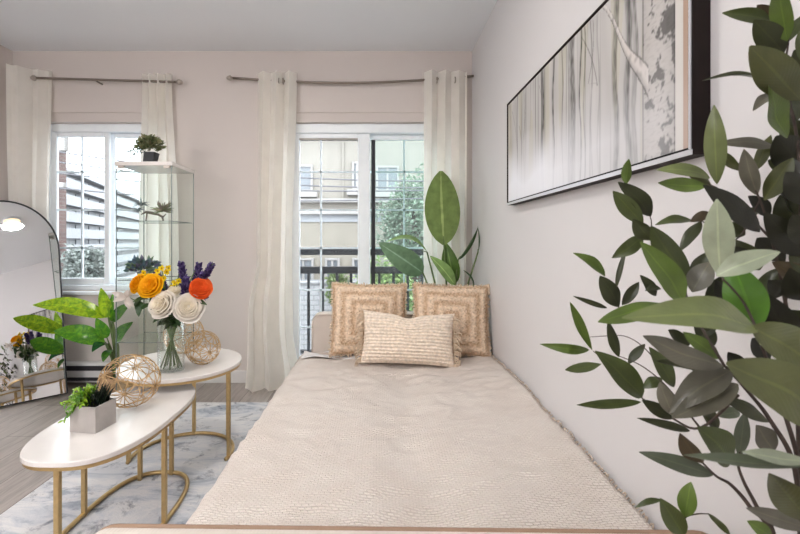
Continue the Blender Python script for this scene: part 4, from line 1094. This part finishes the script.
# ------------------------------------------------------------------ lime-leaved floor plant left of the cabinet
YD = 2.98
c = Vector((PXX(117, YD), YD, 0.0))
dp = thing('dieffenbachia', 'bright lime broad-leaved plant in tan pot between mirror and glass cabinet', 'plant', c)
MB().lathe([(0.0, 0.001), (0.075, 0.001), (0.095, 0.09), (0.105, 0.20), (0.100, 0.205), (0.094, 0.195), (0.088, 0.12)], c, 28).build('pot', M['basket'], dp)
MB().lathe([(0.0, 0.17), (0.088, 0.165), (0.094, 0.15)], c, 20).build('soil', M['soil'], dp)
def stemleaf(base_px, tip_px, yb, yt, w, col, bend, up=(0, -.5, 1), root=(117, 372), fold=0.2, mat='leaf_lime', parent=None, yroot=None, wave=0.05, rs=0.006, p=0.75, skew=0.8):
    bp, tp = P(*base_px, yb), P(*tip_px, yt)
    m = MB(); m.leaf(bp, tp, w, up, bend, fold, col, n=14, p=p, skew=skew, wave=wave, ph=base_px[0]); l_ = m.build('leaf', M[mat], parent)
    rt = P(*root, yroot or YD); mid = rt.lerp(bp, 0.5) + Vector((0, 0, 0.03))
    m = MB(); m.tube([rt, mid, bp, bp.lerp(tp, 0.12)], [rs, rs * 0.8, rs * 0.6, rs * .3], 7); m.build('petiole', M['stem'], l_)
LIME, GRN, DGR = (0.44, 0.64, 0.03), (0.16, 0.40, 0.03), (0.03, 0.14, 0.03)
S_ = lambda *a, **k: stemleaf(*a, parent=dp, **k)
S_((108, 317), (33, 305), 2.95, 2.84, 0.125, LIME, 0.13, up=(0.1, -.75, .7))
S_((105, 342), (54, 331), 2.94, 2.87, 0.125, GRN, 0.16, up=(0.1, -.8, .6))
S_((109, 318), (101, 288), 2.94, 2.90, 0.075, LIME, 0.05, up=(.5, -1, 0))
S_((112, 322), (114, 292), 2.95, 2.92, 0.06, GRN, 0.05, up=(-.4, -1, 0))
S_((113, 322), (131, 303), 2.95, 2.98, 0.085, (0.12, 0.30, 0.04), 0.1, up=(-.3, -1, .4))
S_((114, 345), (133, 322), 2.96, 3.0, 0.10, (0.10, 0.26, 0.04), 0.12, up=(-.3, -1, .5))
S_((108, 344), (92, 352), 2.92, 2.80, 0.08, DGR, 0.2, up=(0, -.6, .8))
S_((107, 338), (96, 318), 2.96, 2.9, 0.075, GRN, 0.1, up=(.3, -.8, .5))
S_((112, 350), (103, 362), 2.92, 2.84, 0.06, (0.08, 0.22, 0.03), 0.2, up=(0, -.6, .8))
m = MB()
for (a, e) in (((117, 372), (109, 318)), ((118, 372), (113, 322)), ((116, 374), (105, 342))):
    m.tube([P(*a, YD) - Vector((0, 0, 0.06)), P((a[0]+e[0])/2 + 2, (a[1]+e[1])/2, YD - .02), P(*e, YD - .03)], [0.013, 0.011, 0.006], 8)
m.build('cane', M['stem'], dp)

# ------------------------------------------------------------------ bird of paradise plant behind the bed
YS = 3.19
c = Vector((PXX(450, YS), YS, 0))
bp = thing('bird_of_paradise_plant', 'tall plant with broad paddle leaves in the corner behind the right cushion', 'plant', c)
MB().lathe([(0.0, 0.001), (0.07, 0.001), (0.085, 0.25), (0.082, 0.255), (0.075, 0.24)], c, 24).build('pot', M['darkpot'], bp)
MB().lathe([(0.0, 0.235), (0.076, 0.23)], c, 20).build('soil', M['soil'], bp)
T_ = lambda *a, **k: stemleaf(*a, parent=bp, root=(450, 350), yroot=YS, mat='leaf_big', wave=0.02, rs=0.009, **k)
T_((444, 245), (441, 171), YS, YS + .02, 0.262, (0.20, 0.275, 0.085), -0.04, up=(0.1, -1, 0), fold=0.12, p=0.62, skew=0.92)
T_((423, 273), (379, 243), YS - .05, YS - .20, 0.165, (0.16, 0.26, 0.15), 0.10, up=(-.5, -1, .4), fold=0.15, p=0.7)
T_((427, 252), (386, 242), YS - .03, YS - .06, 0.085, (0.22, 0.34, 0.11), 0.22, up=(-.2, -.45, 1), fold=0.3)
T_((455, 285), (430, 256), YS - .05, YS - .10, 0.10, (0.28, 0.42, 0.14), 0.05, up=(.5, -1, .3), fold=0.3)
T_((455, 284), (446, 243), YS + .02, YS + .03, 0.125, (0.09, 0.17, 0.03), 0.03, up=(-.3, -1, 0), fold=0.25)
T_((458, 260), (478, 227), YS, YS - .02, 0.045, (0.07, 0.13, 0.05), 0.03, up=(.6, -.3, .3), fold=0.8)
T_((478, 252), (477.5, 226), YS - .04, YS - .02, 0.022, (0.07, 0.13, 0.05), 0.03, up=(1, -.3, .3), fold=0.8)
T_((474, 284), (463, 270), YS - .06, YS - .05, 0.03, (0.06, 0.12, 0.05), 0.06, up=(.6, -.3, .3), fold=0.6)

# ------------------------------------------------------------------ big leafy tree at the right, close to the camera
tr = thing('artificial_ficus_tree', 'leafy green indoor tree with dark twigs close to camera at right', 'plant', (0.54, 0.50, 0))
MB().lathe([(0.0, 0.001), (0.105, 0.001), (0.13, 0.24), (0.125, 0.245), (0.115, 0.225)], (0.54, 0.50, 0), 28).build('pot', M['basket'], tr)
MB().lathe([(0.0, 0.218), (0.117, 0.214)], (0.54, 0.50, 0), 20).build('soil', M['soil'], tr)
CO = {'b': (0.10, 0.15, 0.028), 'm': (0.066, 0.084, 0.026), 'd': (0.040, 0.046, 0.018), 'k': (0.019, 0.020, 0.011), 'o': (0.085, 0.092, 0.032), 'l': (0.155, 0.185, 0.070), 'p': (0.30, 0.335, 0.24), 'g': (0.125, 0.118, 0.088), 't': (0.10, 0.118, 0.078), 'n': (0.07, 0.05, 0.025), 'v': (0.06, 0.15, 0.010)}  # key d holds the shade on leaf undersides as colour
LV = [  # base px, tip px, width px, colour, depth at base, depth at tip, bend
 (770,20, 722,13, 13,'m',.74,.74,.08),(776,22, 757,5, 12,'n',.76,.76,.1),(787,41, 779,-18, 19,'b',.70,.68,.04),(789,41, 804,14, 10,'m',.72,.72,.05),
 (784,53, 754,20, 22,'d',.72,.70,.08),(800,100, 750,46, 32,'o',.64,.60,.08),(775,84, 702,81, 12,'d',.70,.70,.14),(787,138, 769,84, 25,'b',.66,.63,.08),
 (775,92, 753,111, 11,'g',.74,.74,.05),(717,184, 714,105, 18,'l',.70,.68,.06),(776,147, 718,143, 12,'g',.76,.76,.08),(743,171, 720,150, 10,'o',.76,.76,-.1),
 (757,195, 744,149, 15,'g',.72,.71,.05),(756,170, 771,135, 11,'o',.77,.77,.05),(802,168, 776,136, 30,'k',.70,.68,.1),(764,200, 793,158, 19,'o',.68,.68,.12),
 (710,178, 656,170, 15,'l',.74,.74,.10),(706,186, 658,183, 14,'b',.72,.71,.14),(712,186, 680,163, 14,'o',.75,.75,.06),(760,232, 703,185, 20,'k',.66,.64,.10),
 (720,277, 717,199, 25,'p',.58,.55,.04),(716,276, 780,252, 21,'p',.52,.50,.08),(757,330, 733,262, 34,'v',.54,.56,.03),(806,256, 764,213, 26,'k',.68,.66,.1),
 (690,283, 651,226, 24,'m',.70,.69,.05),(691,276, 714,250, 14,'d',.72,.72,.08),(692,292, 710,262, 21,'g',.68,.68,.08),(693,221, 655,225, 10,'m',.76,.76,.12),
 (714,214, 690,222, 11,'n',.74,.74,.12),(701,221, 680,251, 12,'d',.74,.73,.06),(626,184, 629,159, 10,'b',.84,.84,.03),(651,216, 618,182, 17,'d',.82,.82,.08),
 (643,224, 613,191, 16,'m',.81,.81,.06),(652,240, 633,219, 15,'d',.81,.81,.05),(643,236, 612,258, 14,'m',.82,.82,.18),(616,289, 627,247, 5,'d',.84,.84,.05),
 (683,302, 640,242, 25,'b',.66,.65,.06),(605,276, 573,253, 12,'b',.86,.86,.08),(619,307, 600,276, 18,'d',.85,.85,.08),(607,308, 573,296, 5,'d',.86,.86,.10),
 (592,350, 570,302, 9,'b',.86,.86,.08),(589,350, 540,344, 9,'b',.87,.87,.16),(622,305, 639,282, 10,'d',.84,.84,.06),(661,289, 645,291, 8,'d',.82,.82,.12),
 (619,357, 608,321, 10,'d',.82,.82,.04),(664,304, 598,322, 19,'b',.68,.66,.06),(757,330, 622,318, 34,'l',.50,.46,.10),(752,326, 836,374, 40,'o',.50,.46,.06),
 (723,366, 643,336, 26,'g',.58,.57,.08),(720,359, 683,332, 14,'b',.62,.62,.05),(725,367, 656,361, 12,'d',.62,.62,.08),(726,363, 836,424, 56,'o',.48,.45,.07),
 (806,352, 764,292, 38,'k',.60,.58,.08),(738,384, 672,418, 24,'g',.58,.57,.12),(731,371, 669,413, 26,'g',.60,.59,.12),(769,422, 722,397, 14,'d',.62,.62,.06),
 (740,413, 716,416, 12,'t',.68,.68,.10),(739,457, 745,412, 12,'t',.68,.68,.06),(773,452, 756,425, 22,'g',.66,.66,.06),(731,462, 697,427, 32,'m',.62,.62,.08),
 (702,463, 680,433, 17,'n',.64,.64,.06),(713,475, 639,452, 15,'t',.66,.66,.08),(716,432, 697,404, 16,'d',.68,.68,.06),(690,431, 637,418, 8,'d',.72,.72,.10),
 (642,397, 595,351, 23,'m',.78,.78,.06),(601,364, 565,370, 10,'m',.80,.80,.12),(641,402, 577,405, 9,'m',.78,.78,.16),(673,419, 642,400, 12,'d',.74,.74,.06),
 (674,387, 649,347, 16,'m',.72,.72,.06),(662,378, 643,388, 11,'m',.76,.76,.12),(673,416, 660,382, 15,'g',.70,.70,.06),(685,517, 691,482, 16,'b',.70,.70,.05),
 (684,536, 660,498, 19,'m',.70,.69,.06),(662,500, 635,508, 6,'m',.70,.70,.2),(730,535, 708,513, 7,'m',.72,.72,-.08),(806,528, 746,508, 15,'g',.58,.57,.08),
 (772,538, 747,521, 14,'b',.60,.60,.06),(808,520, 769,473, 30,'o',.54,.52,.10),(812,466, 684,455, 13,'t',.46,.46,.06),(812,462, 742,452, 14,'p',.46,.45,.05),
 (790,90, 768,62, 22,'d',.72,.72,.1),(808,110, 782,96, 20,'k',.70,.70,.1),(805,150, 784,118, 22,'d',.70,.70,.1),(795,175, 768,160, 18,'d',.72,.72,.1),(812,205, 786,172, 26,'k',.66,.66,.1),(770,215, 748,196, 16,'k',.74,.74,.1),(815,245, 792,215, 26,'k',.64,.64,.1),(800,245, 778,232, 20,'o',.74,.74,.1),(790,292, 768,280, 20,'k',.72,.72,.1),(815,300, 790,268, 28,'k',.62,.62,.1),(815,335, 786,310, 28,'d',.60,.60,.1),(760,300, 780,268, 18,'d',.74,.74,.1),(748,262, 730,246, 14,'k',.74,.74,.1),(770,360, 752,338, 18,'k',.64,.64,.1),(700,338, 716,318, 12,'d',.76,.76,.1),(745,372, 728,352, 14,'k',.66,.66,.1),(790,30, 772,2, 16,'d',.72,.72,.1),(812,70, 794,50, 18,'d',.70,.70,.1),
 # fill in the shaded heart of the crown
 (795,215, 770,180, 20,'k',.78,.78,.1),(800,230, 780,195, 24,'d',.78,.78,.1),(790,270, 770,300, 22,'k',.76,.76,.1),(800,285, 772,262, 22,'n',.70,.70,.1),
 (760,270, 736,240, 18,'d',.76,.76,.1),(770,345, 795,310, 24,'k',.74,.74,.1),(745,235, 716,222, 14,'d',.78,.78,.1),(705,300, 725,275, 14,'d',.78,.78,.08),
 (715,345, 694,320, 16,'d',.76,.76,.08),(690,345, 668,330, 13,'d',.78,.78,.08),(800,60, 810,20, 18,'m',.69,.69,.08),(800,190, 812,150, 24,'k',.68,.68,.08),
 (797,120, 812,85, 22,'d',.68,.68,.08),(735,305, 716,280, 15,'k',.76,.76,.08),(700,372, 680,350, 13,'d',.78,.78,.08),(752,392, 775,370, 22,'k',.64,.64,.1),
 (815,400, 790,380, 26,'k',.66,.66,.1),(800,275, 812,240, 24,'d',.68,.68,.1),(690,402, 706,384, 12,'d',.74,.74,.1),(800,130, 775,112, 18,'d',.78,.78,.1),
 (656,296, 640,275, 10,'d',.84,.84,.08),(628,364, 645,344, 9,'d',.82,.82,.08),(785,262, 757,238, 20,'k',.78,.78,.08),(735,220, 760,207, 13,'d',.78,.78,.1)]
m = MB(); r_ = random.Random(31)
CAMP = Vector((0, 0, CAMZ))
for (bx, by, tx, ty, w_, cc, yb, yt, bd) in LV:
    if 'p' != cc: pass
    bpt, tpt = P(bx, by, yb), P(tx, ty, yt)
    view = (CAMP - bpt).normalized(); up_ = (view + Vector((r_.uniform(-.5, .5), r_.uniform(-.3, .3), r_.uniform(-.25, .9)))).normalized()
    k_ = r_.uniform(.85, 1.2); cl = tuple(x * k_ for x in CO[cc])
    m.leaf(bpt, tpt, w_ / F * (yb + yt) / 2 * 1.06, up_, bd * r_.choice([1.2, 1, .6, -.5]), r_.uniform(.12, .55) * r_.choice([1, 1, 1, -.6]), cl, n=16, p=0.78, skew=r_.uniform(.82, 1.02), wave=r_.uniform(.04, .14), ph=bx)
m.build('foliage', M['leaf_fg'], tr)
def branch(m, pts, r0, r1):
    pts = [P(*q) if q[1] > -50 and len(q) == 3 else Vector(q) for q in pts]
    # smooth
    out = []
    for i in range(len(pts) - 1):
        p0 = pts[max(0, i-1)]; p1, p2 = pts[i], pts[i+1]; p3 = pts[min(len(pts)-1, i+2)]
        for k in range(6):
            t_ = k / 6; out.append(0.5 * ((2*p1) + (p2-p0)*t_ + (2*p0-5*p1+4*p2-p3)*t_*t_ + (3*p1-p0-3*p2+p3)*t_**3))
    out.append(pts[-1]); n = len(out)
    m.tube(out, [r0 + (r1 - r0) * i / (n - 1) for i in range(n)], 7)
root = (790, 700, .72)
BR = [
 ([(775,716,.60),(772,545,.66),(750,507,.66),(731,485,.66),(716,476,.66),(700,460,.64)], .0042, .0012),
 ([(778,716,.60),(775,545,.66),(757,507,.66),(744,482,.66),(738,464,.66),(740,452,.68)], .0040, .0012),
 ([(785,716,.60),(800,560,.70),(795,470,.66),(770,420,.64),(745,388,.62),(724,365,.60)], .0048, .0016),
 ([(724,365,.60),(706,335,.62),(690,305,.66),(686,290,.70),(690,276,.71)], .0020, .0009),
 ([(788,716,.60),(812,560,.72),(800,470,.68),(785,415,.64),(770,370,.58),(757,330,.53)], .0048, .0016),
 ([(757,330,.53),(742,300,.55),(722,278,.56)], .0018, .0010),
 ([(800,470,.72),(796,380,.72),(785,300,.72),(772,240,.72),(760,200,.71),(746,175,.75)], .0040, .0010),
 ([(796,716,.60),(806,560,.70),(800,470,.72)], .0055, .0040),
 ([(785,300,.72),(800,220,.70),(797,140,.68),(785,80,.70),(788,45,.71),(789,35,.71)], .0030, .0010),
 ([(772,240,.72),(745,212,.72),(720,190,.72),(708,184,.73)], .0020, .0008),
 ([(760,200,.71),(735,240,.74),(702,221,.74),(690,221,.76)], .0016, .0007),
 ([(738,395,.62),(700,428,.68),(672,418,.74),(642,398,.78),(615,370,.80),(593,351,.86)], .0022, .0007),
 ([(700,428,.68),(678,400,.70),(660,380,.74),(640,365,.78),(619,356,.82)], .0016, .0007),
 ([(690,305,.66),(668,262,.74),(652,240,.81),(650,216,.82),(630,188,.84)], .0018, .0006),
 ([(660,365,.74),(641,345,.80),(624,336,.82),(605,336,.85),(590,337,.86)], .0010, .0006),
 ([(686,312,.70),(655,322,.78),(630,315,.83),(617,305,.85),(604,277,.86)], .0014, .0006),
 ([(770,716,.60),(700,600,.70),(686,545,.70),(684,530,.70),(685,518,.70),(697,514,.70),(709,514,.72)], .0024, .0007)]
m = MB()
for pts, a, e in BR: branch(m, pts, a, e)
m.build('twigs', M['bark'], tr)
m = MB()
for (x, y, r0) in ((775, 716, .0065), (790, 716, .0075)):
    q = P(x, y, .60); m.tube([(0.54 + (x - 783) * .001, 0.50, 0.2), (q.x * .5 + .27, .55, (q.z + .2) / 2), q], [0.010, 0.008, r0 * .6], 8)
m.build('trunk', M['bark'], tr)

# ------------------------------------------------------------------ ceiling lamp behind the camera (seen as a glow in the mirror)
M['glow'] = NT('lamp_glow'); _t = M['glow']; em = _t.n('ShaderNodeEmission'); em.inputs[0].default_value = (1, 0.72, 0.42, 1); em.inputs[1].default_value = 2.6; M['glow'] = _t.done(em.outputs[0])

# ------------------------------------------------------------------ lights, world, camera
def area(name, loc, target, size, power, col, sy=None):
    l = bpy.data.lights.new(name, 'AREA'); l.energy = power; l.color = col; l.size = size
    if sy: l.shape = 'RECTANGLE'; l.size_y = sy
    o = bpy.data.objects.new(name, l); COL.objects.link(o); o.location = loc
    o.rotation_euler = (Vector(target) - Vector(loc)).to_track_quat('-Z', 'Y').to_euler(); return o
area('front_fill', (-2.3, -1.0, 1.7), (-0.3, 2.5, 0.6), 1.0, 30, (1.0, 0.96, 0.93), 1.2)  # added unseen fill behind the camera, brightens the room frontally
LX, LY = -0.55, 1.75
cl = thing('ceiling_light', 'round flush ceiling light with warm glow, seen only in the mirror', 'lamp', (LX, LY, ZC - 0.05))
MB().lathe([(0.085, -0.001), (0.09, -0.02), (0.08, -0.025)], (LX, LY, ZC), 28).build('base', M['white'], cl)
MB().lathe([(0.079, -0.022), (0.072, -0.045), (0.05, -0.062), (0.025, -0.070), (0.0, -0.072)], (LX, LY, ZC), 28).build('lamp_shade', M['glow'], cl)
l_ = area('ceiling_lamp', (LX, LY, ZC - 0.09), (LX, LY + 0.01, 0), 0.2, 15, (1.0, 0.97, 0.92)); l_.data.shape = 'DISK'
area('ceiling_fill', (-2.0, -1.3, 1.5), (-1.9, -1.45, ZC), 1.3, 116, (0.96, 0.98, 1.0), 1.3)  # added unseen fill aimed upward to brighten the ceiling by bounce
facade_fill = bpy.data.lights.new('facade_fill', 'SUN'); facade_fill.energy = 0.25; facade_fill.angle = math.radians(40); facade_fill.color = (1, 0.97, 0.93)  # added soft directional light that brightens the facades outside
so = bpy.data.objects.new('facade_fill', facade_fill); COL.objects.link(so); so.rotation_euler = (math.radians(48), 0, math.radians(15))
w = bpy.data.worlds.new('World'); SC.world = w; w.use_nodes = True
nt = w.node_tree; nt.nodes.clear(); o = nt.nodes.new('ShaderNodeOutputWorld'); bg = nt.nodes.new('ShaderNodeBackground')
tc = nt.nodes.new('ShaderNodeTexCoord'); nz = nt.nodes.new('ShaderNodeTexNoise'); nz.inputs['Scale'].default_value = 2.0
rp = nt.nodes.new('ShaderNodeValToRGB'); rp.color_ramp.elements[0].color = (0.86, 0.90, 0.96, 1); rp.color_ramp.elements[1].color = (0.98, 0.99, 1.0, 1)
nt.links.new(tc.outputs['Generated'], nz.inputs[0]); nt.links.new(nz.outputs[0], rp.inputs[0]); nt.links.new(rp.outputs[0], bg.inputs[0])
bg.inputs[1].default_value = 5.8; nt.links.new(bg.outputs[0], o.inputs[0])

cam = bpy.data.cameras.new('camera'); co = bpy.data.objects.new('camera', cam); COL.objects.link(co)
co.location = (0, 0, CAMZ); co.rotation_euler = (PI/2, 0, 0)
cam.sensor_width = 36; cam.lens = F / 800 * 36; cam.shift_x = (400 - CX) / 800; cam.shift_y = -(267 - CY) / 800
cam.clip_start = 0.05; cam.clip_end = 300
cam.dof.use_dof = True; cam.dof.focus_distance = 2.3; cam.dof.aperture_fstop = 9.0
SC.camera = co
SC.view_settings.view_transform = 'Standard'; SC.view_settings.look = 'None'; SC.view_settings.exposure = 0.0; SC.view_settings.gamma = 0.93
SC.cycles.use_denoising = True
SC.cycles.max_bounces = 14; SC.cycles.transparent_max_bounces = 24; SC.cycles.diffuse_bounces = 6
SC.cycles.caustics_reflective = False; SC.cycles.caustics_refractive = False
SC.cycles.sample_clamp_indirect = 6.0
